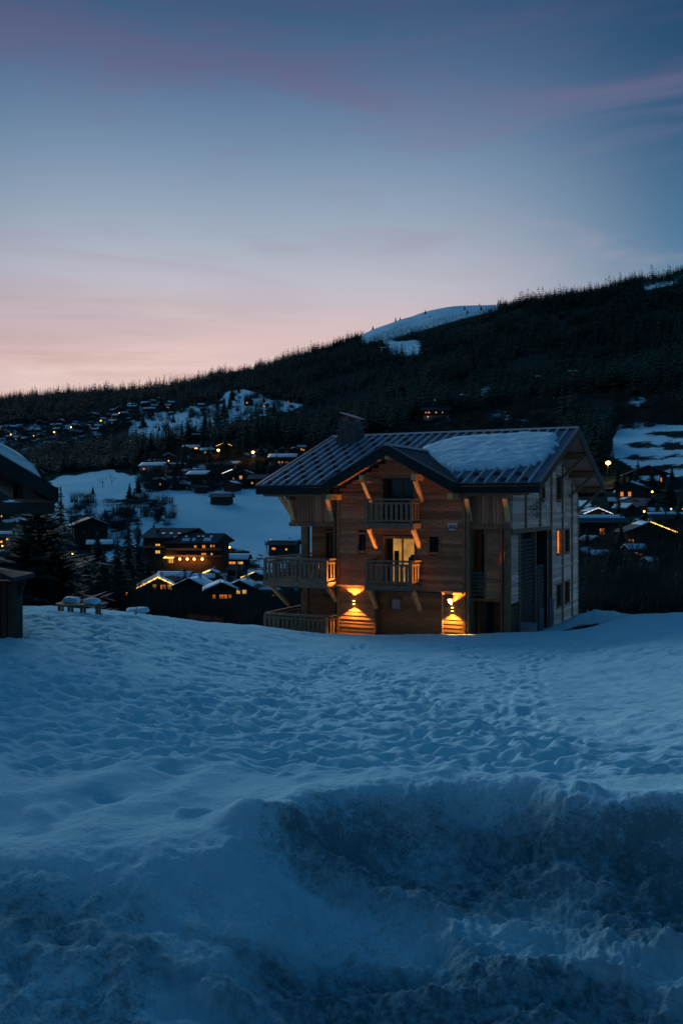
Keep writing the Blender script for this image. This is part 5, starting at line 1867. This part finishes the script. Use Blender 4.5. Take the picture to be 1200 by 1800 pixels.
# houses on the right
place(1132, 852, 62, 18, -10, 'dark chalet with two orange windows below the snow terraces', ridge='y', snow=.75, snow_sides=(1,), group=VG, wins=((-.02, .35, 2.6, 2.2, LO), (.33, .35, 1.6, 2.0, LO)))
place(1112, 888, 50, 28, -28, 'tall dark house with two orange windows and a pale side wall', ridge='y', wall='far_wood', base='plaster', snow=.5, snow_sides=(1,), group=VG, wins=((-.28, .62, 1.2, 1.9, LO), (-.02, .62, 1.2, 1.9, LO), (-.2, .15, 2, 2.4, GD)))
place(1048, 944, 84, 26, 8, 'dark house with a roof snow patch and two lit windows, beside the chalet wall', ridge='x', dr=.6, roofm='roof_hotel', snow=.42, snow_sides=(0,), group=VG, wins=((-.02, .32, 1.7, 2.2, LO), (.32, .32, 2.0, 2.2, LO), (.15, .32, 1, 1.6, GD)))
place(1132, 962, 70, 30, -6, 'house with golden lights under its gable among the right-hand houses', ridge='y', snow=.3, snow_sides=(0,), roofm='roof_hotel', group=VG, wins=((-.45, .32, 1.6, 1.8, LW), (-.38, .12, .8, 1.0, LH)), strings={'r': .10, 'side': 1})
place(1172, 938, 66, 24, 6, 'dark house with a round white light on its roof at the right edge', ridge='x', dr=.7, snow=.25, group=VG, wins=())
place(1042, 918, 40, 14, 2, 'dark house with a white string of lights along its gable, against the chalet corner', ridge='y', snow=.6, group=VG, strings={'mat': 'fairy_white', 'r': .10})
place(1150, 1064, 24, 11, 4, 'small stone shed with a dark window in the hollow at the right', ridge='x', wall='stone_slate', base=None, snow=.4, group=VG, chim=False, wins=((-.05, .5, 1.0, 1.0, GD),))
place(1100, 900, 26, 18, 0, 'white arched porch between the right-hand houses', ridge='y', wall='plaster', snow=.4, group=VG, chim=False, wins=((0, .4, 1.5, 2.4, GD),))
# valley floor: the row in front of the hotel
place(276, 1062, 56, 34, 14, 'chalet outlined by a golden string of lights, with lit windows', ridge='y', pitch=27, wall='far_wood_brown', snow=.9, snow_sides=(1,), group=VG, strings={'r': .10},
      wins=((-.10, .92, .9, 1.4, LW), (.16, .92, 1.4, 1.2, LO), (.36, .92, 1.0, 1.2, LW), (-.30, .35, .8, 1.9, LW), (.05, .3, 1.6, 2.6, LW), (-.42, .5, .5, 1.9, LW)))
place(342, 1070, 52, 42, -8, 'dark gabled house with a clean snow roof right of the string-lit chalet', ridge='y', pitch=26, snow=1, group=VG, wins=((.2, .3, .7, 1.6, LW),))
place(388, 1078, 50, 44, 10, 'dark gabled house with a row of dim orange windows in the middle of the row', ridge='y', pitch=24, snow=1, group=VG, wins=((-.25, .72, .7, .9, LO), (.0, .72, .8, .9, LO), (.14, .72, .8, .9, LO), (.3, .72, .6, .8, LO), (-.1, .12, 1.0, 1.4, LH)))
place(427, 1078, 46, 46, -6, 'gabled house with two lit upper windows by the leafless trees', ridge='y', pitch=24, snow=.8, group=VG, wins=((-.05, .82, .9, .9, LW), (.18, .82, .9, .9, LW), (.0, .15, .9, 1.4, LH)))
place(308, 1022, 54, 10, -6, 'long snowy roof behind the string-lit chalet', ridge='x', dr=.6, snow=1, group=VG)
place(352, 1024, 46, 8, 8, 'low snowy roof between the hotel and the row of gables', ridge='x', dr=.6, snow=1, group=VG, chim=False)
place(468, 1066, 44, 24, 4, 'long shop with brightly lit yellow windows below the corner balcony', ridge='x', dr=.6, snow=.3, group=VG, wins=((-.38, .4, 1.5, 1.2, LW), (-.12, .4, 2.2, 1.2, LW), (.3, .85, .7, .6, LW)))
place(455, 1034, 40, 20, -12, 'house with golden lights round its door, left of the corner balcony', ridge='y', snow=.5, group=VG, strings={'r': .08, 'side': -1}, wins=((-.1, .35, 1.1, 2.2, LW), (.25, .35, .9, 1.0, LW)))
place(372, 1022, 26, 14, 0, 'small house with golden lights on one gable edge in front of the hotel', ridge='y', snow=.8, group=VG, strings={'r': .12, 'side': -1})
place(500, 978, 46, 20, -14, 'dark house with a lit gable corner beside the corner balcony', ridge='x', dr=.8, snow=.3, group=VG, wins=((-.3, .6, 1.8, 1.0, LO), (.2, .55, .9, .8, LW)))

# the hotel: two wings with wide roofs, lamp-lit terrace front
x, y, z = at(322, 1003)
k = y / FPX
hot = empty('hotel', (x, y, z), R(-4), 'long dark hotel with teal roofs, skylights and a lamp-lit ground floor', 'hotel')


def hx_(px):
    return (px - 322) * k


def hz_(py):
    return (1003 - py) * k


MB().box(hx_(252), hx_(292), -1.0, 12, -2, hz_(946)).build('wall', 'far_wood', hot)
MB().box(hx_(292), hx_(394), -0.2, 12, -2, hz_(952)).build('wall', 'far_wood_brown', hot)
MB().slab([(hx_(370), -.3, hz_(952)), (hx_(394), -.3, hz_(952)), (hx_(394), 12, hz_(952)), (hx_(370), 12, hz_(952))], (0, 0, .1)).build('upper_floor', 'far_wood', hot)
r1 = MB()
r1.slab([(hx_(246), -2.4, hz_(946)), (hx_(300), -2.4, hz_(946)), (hx_(346), 6, hz_(930)), (hx_(258), 6, hz_(930))], (0, 0, .25))
r1.slab([(hx_(258), 6, hz_(930)), (hx_(346), 6, hz_(930)), (hx_(356), 13, hz_(944)), (hx_(252), 13, hz_(944))], (0, 0, .25))
r1 = r1.build('roof', 'roof_hotel', hot)
r2 = MB()
r2.slab([(hx_(290), -2.2, hz_(955)), (hx_(384), -2.2, hz_(955)), (hx_(392), 5, hz_(939)), (hx_(318), 5, hz_(939))], (0, 0, .25))
r2.slab([(hx_(318), 5, hz_(939)), (hx_(392), 5, hz_(939)), (hx_(404), 13, hz_(953)), (hx_(318), 13, hz_(953))], (0, 0, .25))
r2 = r2.build('roof', 'roof_hotel', hot)
MB().slab([(hx_(384), -2.0, hz_(955)), (hx_(392), 5, hz_(939.5)), (hx_(404), 12.8, hz_(953)), (hx_(396), 12, hz_(956))], (-.1, 0, 0)).build('gable_end', 'far_wood_brown', hot)
MB().box(hx_(272), hx_(277), 1.5, 3.0, hz_(944), hz_(929)).build('chimney', 'stone_slate', r1)
for px in (283, 297, 311):
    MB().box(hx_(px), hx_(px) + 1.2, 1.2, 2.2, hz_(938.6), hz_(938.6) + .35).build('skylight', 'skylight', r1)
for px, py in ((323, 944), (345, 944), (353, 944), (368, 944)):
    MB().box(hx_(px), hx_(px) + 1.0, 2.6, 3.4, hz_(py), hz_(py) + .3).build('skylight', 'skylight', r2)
for (a, b_, c) in ((320, 334, .3), (358, 372, .3), (338, 344, .2)):
    snow_slab(MB(), lambda s, t, a=a, b_=b_: (hx_(a) + (hx_(b_) - hx_(a)) * s, -1.0 + 2.4 * (1 - t), hz_(955 - 16 * (1.2 + 2.4 * (1 - t)) / 7.2) + .26), 5, 4, .18, a).build('snow_patch', 'roof_snow', r2, smooth=True)
for (px, py, ww, wh, pm) in ((278, 959, 8, 5, LW), (278, 970.5, 8, 5, LW), (344, 961, 4, 4, LO), (359, 961, 5, 5, LO), (372, 960, 2.4, 4, LW), (377, 960, 2, 4, LO), (359, 974, 8, 3, LO), (373, 974, 3.4, 3, LW), (264, 958, 3, 4, GD), (330, 961, 4, 4, GD), (312, 961, 4, 4, GD)):
    f0 = -1.0 if px < 292 else -0.2
    fo = MB().box(hx_(px - ww / 2) - .15, hx_(px + ww / 2) + .15, f0 - .06, f0 + .02, hz_(py + wh / 2) - .15, hz_(py - wh / 2) + .15).build('window', 'beam', hot)
    MB().box(hx_(px - ww / 2), hx_(px) - .06, f0 - .10, f0 - .065, hz_(py + wh / 2), hz_(py - wh / 2)).build('pane', pm, fo)
    MB().box(hx_(px) + .06, hx_(px + ww / 2), f0 - .10, f0 - .065, hz_(py + wh / 2), hz_(py - wh / 2)).build('pane', pm, fo)
for py, a, b_ in ((968, 294, 392), (980, 294, 392), (964, 253, 291)):
    bb = MB().box(hx_(a), hx_(b_), -1.9, -0.25, hz_(py), hz_(py) + .2).build('balcony', 'far_wood_brown', hot)
    MB().box(hx_(a), hx_(b_), -1.95, -1.85, hz_(py) + .25, hz_(py) + 1.1).build('railing', 'rail_wood', bb)
MB().box(hx_(296), hx_(306), -.4, -.25, hz_(990), hz_(980)).build('glazed_entrance', 'lit_warm', hot)
for q in range(3):
    MB().box(hx_(297 + q * 4), hx_(297 + q * 4) + .3, -.6, -.45, hz_(991), hz_(979)).build('entrance_post', 'far_wood', hot)
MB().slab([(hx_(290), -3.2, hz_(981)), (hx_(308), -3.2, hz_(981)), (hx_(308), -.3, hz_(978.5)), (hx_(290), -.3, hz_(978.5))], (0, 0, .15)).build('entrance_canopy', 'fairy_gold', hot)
for i, px in enumerate((318, 331, 343, 357)):
    tt = empty('terrace_lamp', (x + hx_(px), y - 2.3, z + hz_(982.5)), 0, ('first', 'second', 'third', 'fourth')[i] + ' orange globe lamp along the hotel terrace, counted from the entrance', 'lamp', 'globe lamps of the hotel terrace')
    MB().ball((0, 0, 0), 0.5, 10, 8).build('globe', 'street_glow', tt)
    MB().box(-.05, .05, .3, 2.0, -.05, .05).build('bracket', 'dark_metal', tt)
    lamp(tt, (0, -1.0, -.4), 260, (1, .42, .12), size=.3)
x2, y2, z2 = at(415, 992)
k2 = y2 / FPX
chalet_house('annex', (x2, y2, z2), 44 * k2, 30 * k2, 10 * k2, R(-6), 'low annex with a broad snow roof right of the hotel', ridge='x', pitch=26, snow=1, cat='house', chim=False, wins=((-.1, .3, 3.6, 1.1, LO), (.25, .3, 2.4, 1.1, LW)))
# tiny houses of the far hillside village
tiny_w = MB().box(-.5, .5, -.4, .4, -.4, .42).mesh('wall', 'far_wood')
tiny_r = MB()
for s_ in (-1, 1):
    tiny_r.slab([(-.62, 0, .68), (.62, 0, .68), (.62, s_ * .56, .40), (-.62, s_ * .56, .40)], (0, 0, -.05))
tiny_r = tiny_r.mesh('roof', 'roof_dark')
tiny_s = MB()
for s_ in (-1, 1):
    tiny_s.slab([(-.60, 0, .685), (.60, 0, .685), (.58, s_ * .52, .425), (-.60, s_ * .50, .435)], (0, 0, .06))
tiny_s = tiny_s.mesh('snow_cover', 'roof_snow')
tiny_g = MB().box(-.14, .02, -.43, -.405, .05, .25).mesh('window', 'lit_warm')
spots = []
FV = [(0, 754), (60, 745), (130, 745), (200, 722), (280, 702), (285, 712), (270, 728), (200, 762), (130, 790), (60, 794), (0, 776)]
while len(spots) < 70:
    px, py = rnd.uniform(0, 285), rnd.uniform(700, 795)
    if not bool(inpoly(np.array(px), np.array(py), FV)) or any(abs(px - a) < 9 and abs(py - b_) < 4 for a, b_ in spots):
        continue
    spots.append((px, py))
ROWS = {}
for i, (px, py) in enumerate(spots):
    x, y, z = at(px, py)
    lit = i % 4 == 0
    t = empty('hillside_house', (x, y, z), rnd.uniform(-.5, .5) + (math.pi / 2 if rnd.random() < .25 else 0),
              'tiny snow-roofed house with a lit window in the far hillside village' if lit else 'tiny dark-windowed house with a snow roof in the far hillside village', 'house',
              'lit houses of the far hillside village' if lit else 'unlit houses of the far hillside village')
    s = rnd.uniform(6.5, 12) * y / 1500
    put('wall', tiny_w, t, scale=s)
    put('roof', tiny_r, t, scale=s)
    put('snow_cover', tiny_s, t, scale=s)
    if lit:
        put('window', tiny_g, t, scale=s)
    ROWS.setdefault((lit, 0 if py < 738 else 1 if py < 756 else 2 if py < 772 else 3), []).append((px, t))
for (lit, rw), it in ROWS.items():
    number_labels(it, 'tiny ' + ('lit' if lit else 'unlit') + ' snow-roofed house, %s from the left in ' + ('top', 'second', 'third', 'bottom')[rw] + ' band of far village')

# more houses packed along the slope behind the meadow and on the right
tiny_g2 = MB().box(.12, .30, -.43, -.405, -.05, .18).mesh('window', 'lit_orange')
tiny_d = MB().box(-.34, -.2, -.43, -.405, .05, .22).mesh('window', 'glass_dark')
VIL = [([(232, 800), (330, 795), (440, 800), (540, 790), (540, 850), (440, 858), (330, 862), (250, 850)], 26, 15, 24), ([(1075, 842), (1200, 846), (1200, 1050), (1020, 1060), (1020, 960), (1080, 940)], 24, 24, 38),
       ([(225, 700), (300, 712), (420, 690), (540, 705), (520, 735), (300, 770), (225, 765)], 9, 9, 13), ([(250, 1006), (470, 1012), (470, 1075), (260, 1070)], 9, 26, 36), ([(700, 690), (900, 680), (900, 735), (690, 745)], 4, 12, 18)]
ALLP = []
KIN = {}
for zone, cnt, w0, w1 in VIL:
    xs_, ys_ = [p[0] for p in zone], [p[1] for p in zone]
    k_ = tries = 0
    while k_ < cnt and tries < 4000:
        tries += 1
        px, py = rnd.uniform(min(xs_), max(xs_)), rnd.uniform(min(ys_), max(ys_))
        if not bool(inpoly(np.array(px), np.array(py), zone)) or any(abs(px - a_) < w0 * .8 and abs(py - b_) < w0 * .32 for a_, b_ in ALLP):
            continue
        ALLP.append((px, py))
        x, y, z = at(px, py)
        lit = rnd.random() < .62
        zi = VIL.index((zone, cnt, w0, w1))
        nm = ('on the slope behind the meadow', 'in the valley right of the chalet', 'on the upper snow slope', 'in the valley row below the hotel', 'in the wood above the chalet ridge')[zi]
        t = empty('small_house', (x, y, z), rnd.uniform(-.6, .6) + (math.pi / 2 if rnd.random() < .2 else 0),
                  ('small dark snow-roofed house with glowing windows, ' if lit else 'small dark snow-roofed house without lights, ') + nm, 'house', ('lit' if lit else 'unlit') + ' small houses ' + nm)
        s_ = rnd.uniform(w0, w1) * y / FPX * .8
        for nm2, me in (('wall', tiny_w), ('roof', tiny_r)) + ((('snow_cover', tiny_s),) if rnd.random() < .75 else ()) + ((('window', tiny_g), ('window', tiny_g2)) if lit else (('window', tiny_d),)):
            put(nm2, me, t, scale=s_)
        KIN.setdefault((lit, nm), []).append((px, t))
        k_ += 1
for (lit, nm), it in KIN.items():
    number_labels(it, 'small ' + ('lit' if lit else 'unlit') + ' house, %s from the left of those ' + nm)
# porch lamps and lit doorways scattered through the valley
pl = MB().ball((0, 0, 0), 1, 8, 6).mesh('porch_lamp', 'street_glow')
PL = {}
for px, py, r_ in ((16, 946, .16), (6, 963, .14), (32, 960, .14), (57, 935, .12), (37, 930, .12), (12, 985, .14), (129, 977, .12), (83, 1038, .12), (90, 1040, .12), (404, 968, .2), (441, 1042, .14), (408, 1052, .12), (437, 1020, .13),
                   (1094, 944, .2), (1168, 951, .2), (1177, 950, .2), (1046, 916, .16), (1130, 905, .18), (1198, 902, .16), (1144, 868, .2), (230, 775, .3), (125, 752, .35), (178, 742, .35), (96, 762, .35), (155, 770, .3), (60, 768, .3), (20, 765, .3), (210, 728, .35), (342, 770, .3), (297, 812, .25), (258, 826, .25), (455, 806, .3), (510, 812, .3)):
    x, y, z = at(px, py + 3)
    o = put('porch_lamp', pl, None, (x, y - 1, z + 3 * y / FPX + .8), 0, r_ * (1.5 + y / 600))
    tag(o, 'small glowing lamp among the dark houses of the valley', 'lamp', 'scattered small lamps')
    PL.setdefault('in the valley right of the chalet' if px > 1000 else 'high on the hillside' if py < 830 else 'low in the left valley', []).append((px, o))
for nm, it in PL.items():
    number_labels(it, 'small glowing lamp, %s from the left of those ' + nm)

# street lamps: pole, arm and glowing head; they light the road and banks around them
def street_lamp(px, py, hpx, watts, lb, r=.55, col=(1, .36, .08), mat='street_glow'):
    x, y, z = at(px, py)
    h = hpx * y / FPX
    t = empty('street_lamp', (x, y, z), 0, lb, 'street lamp', 'street lamps of the village')
    MB().tube([(0, 0, -.5), (0, 0, h)], [.11, .07], 6).tube([(0, 0, h), (0, -.9, h + .15)], .05, 5).build('pole', 'dark_metal', t)
    MB().ball((0, -1.1, h + .02), r, 10, 8, .7).build('lamp_head', mat, t)
    lamp(t, (0, -1.1, h - r - .1), watts, col, size=.25)


for a in ((329, 798, 9, 2200, 'left of three orange lamps in a row above the meadow houses'), (336, 798, 10, 2200, 'middle of three orange lamps in a row above the meadow houses'),
          (345, 799, 10, 2200, 'right of three orange lamps in a row above the meadow houses'), (384, 812, 20, 7000, 'bright orange street lamp above the lit bank'),
          (445, 822, 26, 7000, 'orange street lamp over the roadside between the conifers'), (519, 818, 16, 2500, 'reddish street lamp just beside the chalet roof'),
          (1067, 850, 34, 5000, 'tall orange street lamp between the chalet gable and the right-hand houses'), (624, 738, 13, 250, 'small orange lamp showing just above the chimney cap'),
          (386, 1004, 36, 160, 'yellow lamp on a pole at the end of the hotel'), (224, 1064, 20, 10, 'warm lamp left of the string-lit chalet'), (394, 770 + 30, 8, 300, 'orange lamp tucked beside the lit gable')):
    street_lamp(*a, r=.5 if a[0] in (624, 386, 224, 394) else 1.4)
# round white lamp on the right-hand roof and the lit shrub
x, y, z = at(1171, 938)
o = MB().ball((0, 0, 0), .32, 12, 8).build('globe_lamp', 'fairy_white', None, smooth=True)
o.location = (x, y - 4, z + 41 * y / FPX)
tag(o, 'round white globe lamp on the house at the right edge', 'lamp')

# roads lit by the lamps
def road(pts, w, name):
    P = []
    for px, py in pts:
        P.append(at(px, py))
    dense = []
    for a, b_ in zip(P, P[1:]):
        for i in range(10):
            f_ = i / 10
            x_, y_ = a[0] + (b_[0] - a[0]) * f_, a[1] + (b_[1] - a[1]) * f_
            dense.append((x_, y_))
    v, f = [], []
    for i, (x_, y_) in enumerate(dense):
        q = dense[min(i + 1, len(dense) - 1)]
        p_ = dense[max(i - 1, 0)]
        d_ = Vector((q[0] - p_[0], q[1] - p_[1])).normalized()
        nx, ny = -d_.y * w / 2, d_.x * w / 2
        for s_ in (-1, 0, 1):
            X, Y = x_ + nx * s_, y_ + ny * s_
            v.append((X, Y, max(gz(X, Y), gz(x_, y_)) + CZ + .15))
    for i in range(len(dense) - 1):
        for s_ in range(2):
            f.append((i * 3 + s_, i * 3 + s_ + 1, i * 3 + s_ + 4, i * 3 + s_ + 3))
    o = MB().add(v, f).build(name, 'asphalt')
    tag(o, kind='structure')


road([(362, 813), (384, 815), (410, 818), (445, 825), (480, 826), (520, 822)], 9, 'road')
road([(250, 1008), (300, 1010), (350, 1011), (390, 1008), (440, 1000)], 9, 'road')
road([(1010, 870), (1060, 862), (1100, 860), (1200, 868)], 8, 'road')


# parked cars by the hotel and on the right-hand road
def car(px, py, yaw, lb, mat='car_paint'):
    x, y, z = at(px, py)
    t = empty('parked_car', (x, y, z + .2), yaw, lb, 'car', 'parked cars')
    MB().hexa([(-2.1, -.85, .3), (2.1, -.85, .3), (2.1, .85, .3), (-2.1, .85, .3), (-2.05, -.8, .85), (2.0, -.8, .8), (2.0, .8, .8), (-2.05, .8, .85)]).hexa(
        [(-1.9, -.75, .85), (1.0, -.75, .85), (1.0, .75, .85), (-1.9, .75, .85), (-1.4, -.6, 1.45), (.3, -.6, 1.45), (.3, .6, 1.45), (-1.4, .6, 1.45)]).build('body', mat, t)
    for sx in (-1.3, 1.3):
        for sy in (-.85, .85):
            MB().tube([(sx, sy - .1, .32), (sx, sy + .1, .32)], .32, 10).build('wheel', 'dark_metal', t)
    MB().hexa([(-1.75, -.78, .9), (.85, -.78, .9), (.85, -.765, .9), (-1.75, -.765, .9), (-1.35, -.66, 1.38), (.3, -.66, 1.38), (.3, -.645, 1.38), (-1.35, -.645, 1.38)]).build('side_glass', 'glass_dark', t)
    for sy in (-.6, .6):
        MB().box(2.02, 2.06, sy - .15, sy + .15, .55, .7).build('headlight', 'white_frame', t)


car(396, 1002, .2, 'dark parked car below the annex, nearest to the hotel end')
car(408, 1003, .1, 'dark parked car in front of the annex, the middle of three')
car(420, 1002, 0, 'dark parked car in front of the annex, farthest from the hotel')
car(1085, 868, .3, 'dark car on the lamp-lit road behind the chalet gable')

# ------------------------------------------------------------------ near things
# neighbouring house at the left edge: eave corner with thick snow
ex, ez, ey = -6.28, 0.42, 20.0
t = empty('neighbouring_house', (ex, ey, CZ - 3.4), R(24), 'dark neighbouring house at the picture edge, thick snow on its sloping roof', 'house')
b0 = 3.4


def nb(p):
    return (p[0], p[1], p[2] + b0)


sl_ = 0.60
run_ = 5.2
rf = MB(nb)
rf.slab([(0, 0, ez), (-run_, 0, ez + run_ * sl_), (-run_, 9, ez + run_ * sl_), (0, 9, ez)], (0, 0, -.12))
rf.slab([(-run_, 0, ez + run_ * sl_), (-2 * run_, 0, ez), (-2 * run_, 9, ez), (-run_, 9, ez + run_ * sl_)], (0, 0, -.12))
rf = rf.build('roof', 'roof_dark', t)
MB(nb).slab([(.02, -.06, ez - .02), (-run_, -.06, ez + run_ * sl_ - .02), (-run_, -.06, ez + run_ * sl_ - .40), (.02, -.06, ez - .36)], (0, .055, 0)).build('barge_board', 'fascia', rf)
MB(nb).box(.002, .07, -.02, 9, ez - .34, ez - .01).build('eave_fascia', 'fascia', rf)
MB(nb).slab([(-.05, .02, ez - .14), (-run_, .02, ez + run_ * sl_ - .14), (-run_, 9, ez + run_ * sl_ - .14), (-.05, 9, ez - .14)], (0, 0, -.16)).build('soffit', 'far_wood', rf)
for q in range(3):
    a = .55 + q * 1.7
    MB(nb).box(-a - .1, -a + .1, .05, 3.0, ez + a * sl_ - .58, ez + a * sl_ - .31).build('purlin', 'far_wood', t)
MB(nb).slab([(-1.35, 1.3, ez + 1.35 * sl_ - .3), (-run_, 1.3, ez + run_ * sl_ - .3), (-2 * run_ + 1.35, 1.3, ez + 1.35 * sl_ - .3), (-2 * run_ + 1.35, 1.3, -5), (-1.35, 1.3, -5)], (0, 7, 0)).build('wall', 'far_wood', t)
MB(nb).box(-1.25, .0, .1, 1.28, ez - .60, ez - .34).build('boxed_eave', 'far_wood', t)


def nfn(s, u_):
    bx = -run_ + (run_ - .28 - .1 * math.sin(s * 9)) * u_
    return (bx, -.02 + 9 * s, ez + b0 - bx * sl_)


rg = random.Random(3)
S1, S2 = 24, 26
v, f = [], []
for i in range(S1 + 1):
    for j in range(S2 + 1):
        s, u_ = i / S1, j / S2
        p = nfn(s, u_)
        e = min(1.0, min(s * 30 + .45, (1 - u_) * 11 + .0))
        th_ = .30 * math.sqrt(max(e, 0)) * (1 + .22 * math.sin(u_ * 13 + 1) * .6 + rg.uniform(-.05, .05))
        v.append((p[0], p[1] - (.05 if i == 0 else 0), p[2] + th_))
for i in range(S1):
    for j in range(S2):
        a = i * (S2 + 1) + j
        f.append((a, a + 1, a + S2 + 2, a + S2 + 1))
k_ = len(v)
for j in range(S2 + 1):
    p = nfn(0, j / S2)
    v.append((p[0], p[1], p[2] + .005))
for j in range(S2):
    f.append((j, j + 1, k_ + j + 1, k_ + j))
MB().add(v, f).build('snow_cover', 'roof_snow', rf, smooth=True)
# stone gate pillar with a wide slab cap under it
px_, py_ = -7.72, 21.0
t = empty('gate_pillar', (px_, py_, gz(px_, py_) + CZ), 0, 'dark timber pillar under a small sloping roof at the picture edge', 'pillar')
hgt = -1.72 - gz(px_, py_)
MB().box(-.30, .28, -.28, .28, -.5, hgt).build('post', 'far_wood', t)
for q in range(4):
    MB().box(-.31 + q * .155, -.31 + q * .155 + .12, -.31, -.285, -.4, hgt - .05).build('plank', 'far_wood_brown', t)
MB().slab([(-.9, -.7, hgt + .32), (-.1, -.7, hgt + .32), (.42, -.75, hgt + .12), (.42, .7, hgt + .12), (-.1, .75, hgt + .36), (-.9, .75, hgt + .36)], (0, 0, -.09)).build('cap_roof', 'roof_dark', t)
MB().beam((.26, 0, hgt - .40), (.40, 0, hgt + .0), .10, .10, (0, 1, 0)).build('brace', 'far_wood', t)

# curved wooden bench with two blocks of snow
bxp, byp = (140 - 600) / FPX * 27.6, 27.6
zg = gz(bxp, byp) + CZ
t = empty('bench', (bxp, byp, zg), R(-4), 'low curved wooden bench half sunk in the snow', 'bench')
sz = .27
seat = []
for q in range(3):
    v, f = [], []
    for i in range(15):
        a = -0.5 + i / 14
        X = a * 1.5
        c = .42 * (1 - (2 * a) ** 2) * -1
        y0_, y1_ = c + q * .15 + .01, c + q * .15 + .14
        v += [(X, y0_, sz - .05), (X, y1_, sz - .05), (X, y1_, sz), (X, y0_, sz)]
    for i in range(14):
        o_ = i * 4
        for a, b_ in ((0, 1), (1, 2), (2, 3), (3, 0)):
            f.append((o_ + a, o_ + b_, o_ + b_ + 4, o_ + a + 4))
    f += [(0, 1, 2, 3), (56, 57, 58, 59)]
    MB().add(v, f).build('seat_plank', 'rail_wood', t)
for a in (-.40, -.14, .12, .38):
    X = a * 1.5
    c = -.42 * (1 - (2 * a) ** 2)
    MB().box(X - .035, X + .035, c + .05, c + .12, -.4, sz - .05).box(X - .03, X + .03, c + .32, c + .39, -.4, sz - .05).build('leg', 'beam', t)


def lump(name, loc, sx, sy, sz_, seed, lb, group):
    rg = random.Random(seed)
    m = MB()
    m.ball((0, 0, 0), 1, 16, 11)
    v = []
    for p in m.v:
        q = Vector(p)
        k_ = max(abs(q.x), abs(q.y), abs(q.z) * 1.0) ** .4
        q = q / k_ * (1 + .10 * math.sin(3 * q.x + seed) + .08 * math.sin(5 * q.y + 2 * q.z + seed))
        v.append((q.x * sx, q.y * sy, max(q.z, -.6) * sz_))
    m.v = v
    o = m.build(name, 'roof_snow', None, smooth=True)
    o.location = loc
    tag(o, lb, 'snow block', group)


lump('snow_block', (bxp + .40, byp - .05, zg + sz + .06), .27, .18, .11, 1, 'squarish block of snow lying on the right half of the bench', 'snow blocks on the bench')
lump('snow_block', (bxp - .30, byp + .25, zg + sz + .06), .24, .18, .13, 4, 'peaked block of snow at the back of the bench, left of the other', 'snow blocks on the bench')
x, y = (241 - 600) / FPX * 33.5, 33.5
lump('snow_mound', (x, y, gz(x, y) + CZ + .12), .40, .3, .13, 6, 'small smooth mound of snow behind the sapling', None)
# bare sapling
x, y = (239 - 600) / FPX * 28.5, 28.5
sp = empty('sapling', (x, y, gz(x, y) + CZ), 0, 'thin leafless sapling sticking out of the snow', 'sapling')
MB().tube([(0, 0, -.1), (.02, 0, .25), (.03, 0, .52)], [.011, .009, .004], 5).tube([(0, 0, .03), (-.04, .02, .22), (-.03, .02, .40)], [.009, .007, .003], 5).tube([(.02, 0, .2), (.12, .03, .38)], [.006, .003], 4).tube([(.0, 0, .05), (.10, -.03, .13), (.17, -.02, .26)], [.006, .005, .002], 4).build('stem', 'bark', sp)
m_ = MB()
for q in range(14):
    a = rnd.uniform(0, 6.28)
    m_.tube([(0, 0, .02), (math.cos(a) * .1, math.sin(a) * .1, rnd.uniform(.04, .12))], [.004, .002], 3)
m_.build('tuft', 'twigs', sp)
# red safety netting and a rail fence at the edge of the drop
x, y = (360 - 600) / FPX * 37.5, 37.5
zz0 = gz(x, y) + CZ
t = empty('netting_fence', (x, y, zz0), R(-24), 'sagging red safety netting along the edge of the field', 'fence')
for q in range(4):
    MB().tube([(-.8 + q * .55, 0, -.3), (-.8 + q * .55, 0, .42 - .03 * q)], .02, 5).build('stake', 'bark', t)
m_ = MB()
for q in range(7):
    m_.tube([(-.85, 0, .05 + q * .05), (0, .02, .02 + q * .05), (.9, 0, .0 + q * .045)], .008, 3)
for q in range(24):
    m_.tube([(-.85 + q * .075, 0, .03), (-.85 + q * .075, .01, .36)], .008, 3)
m_.build('net', 'mesh_red', t)
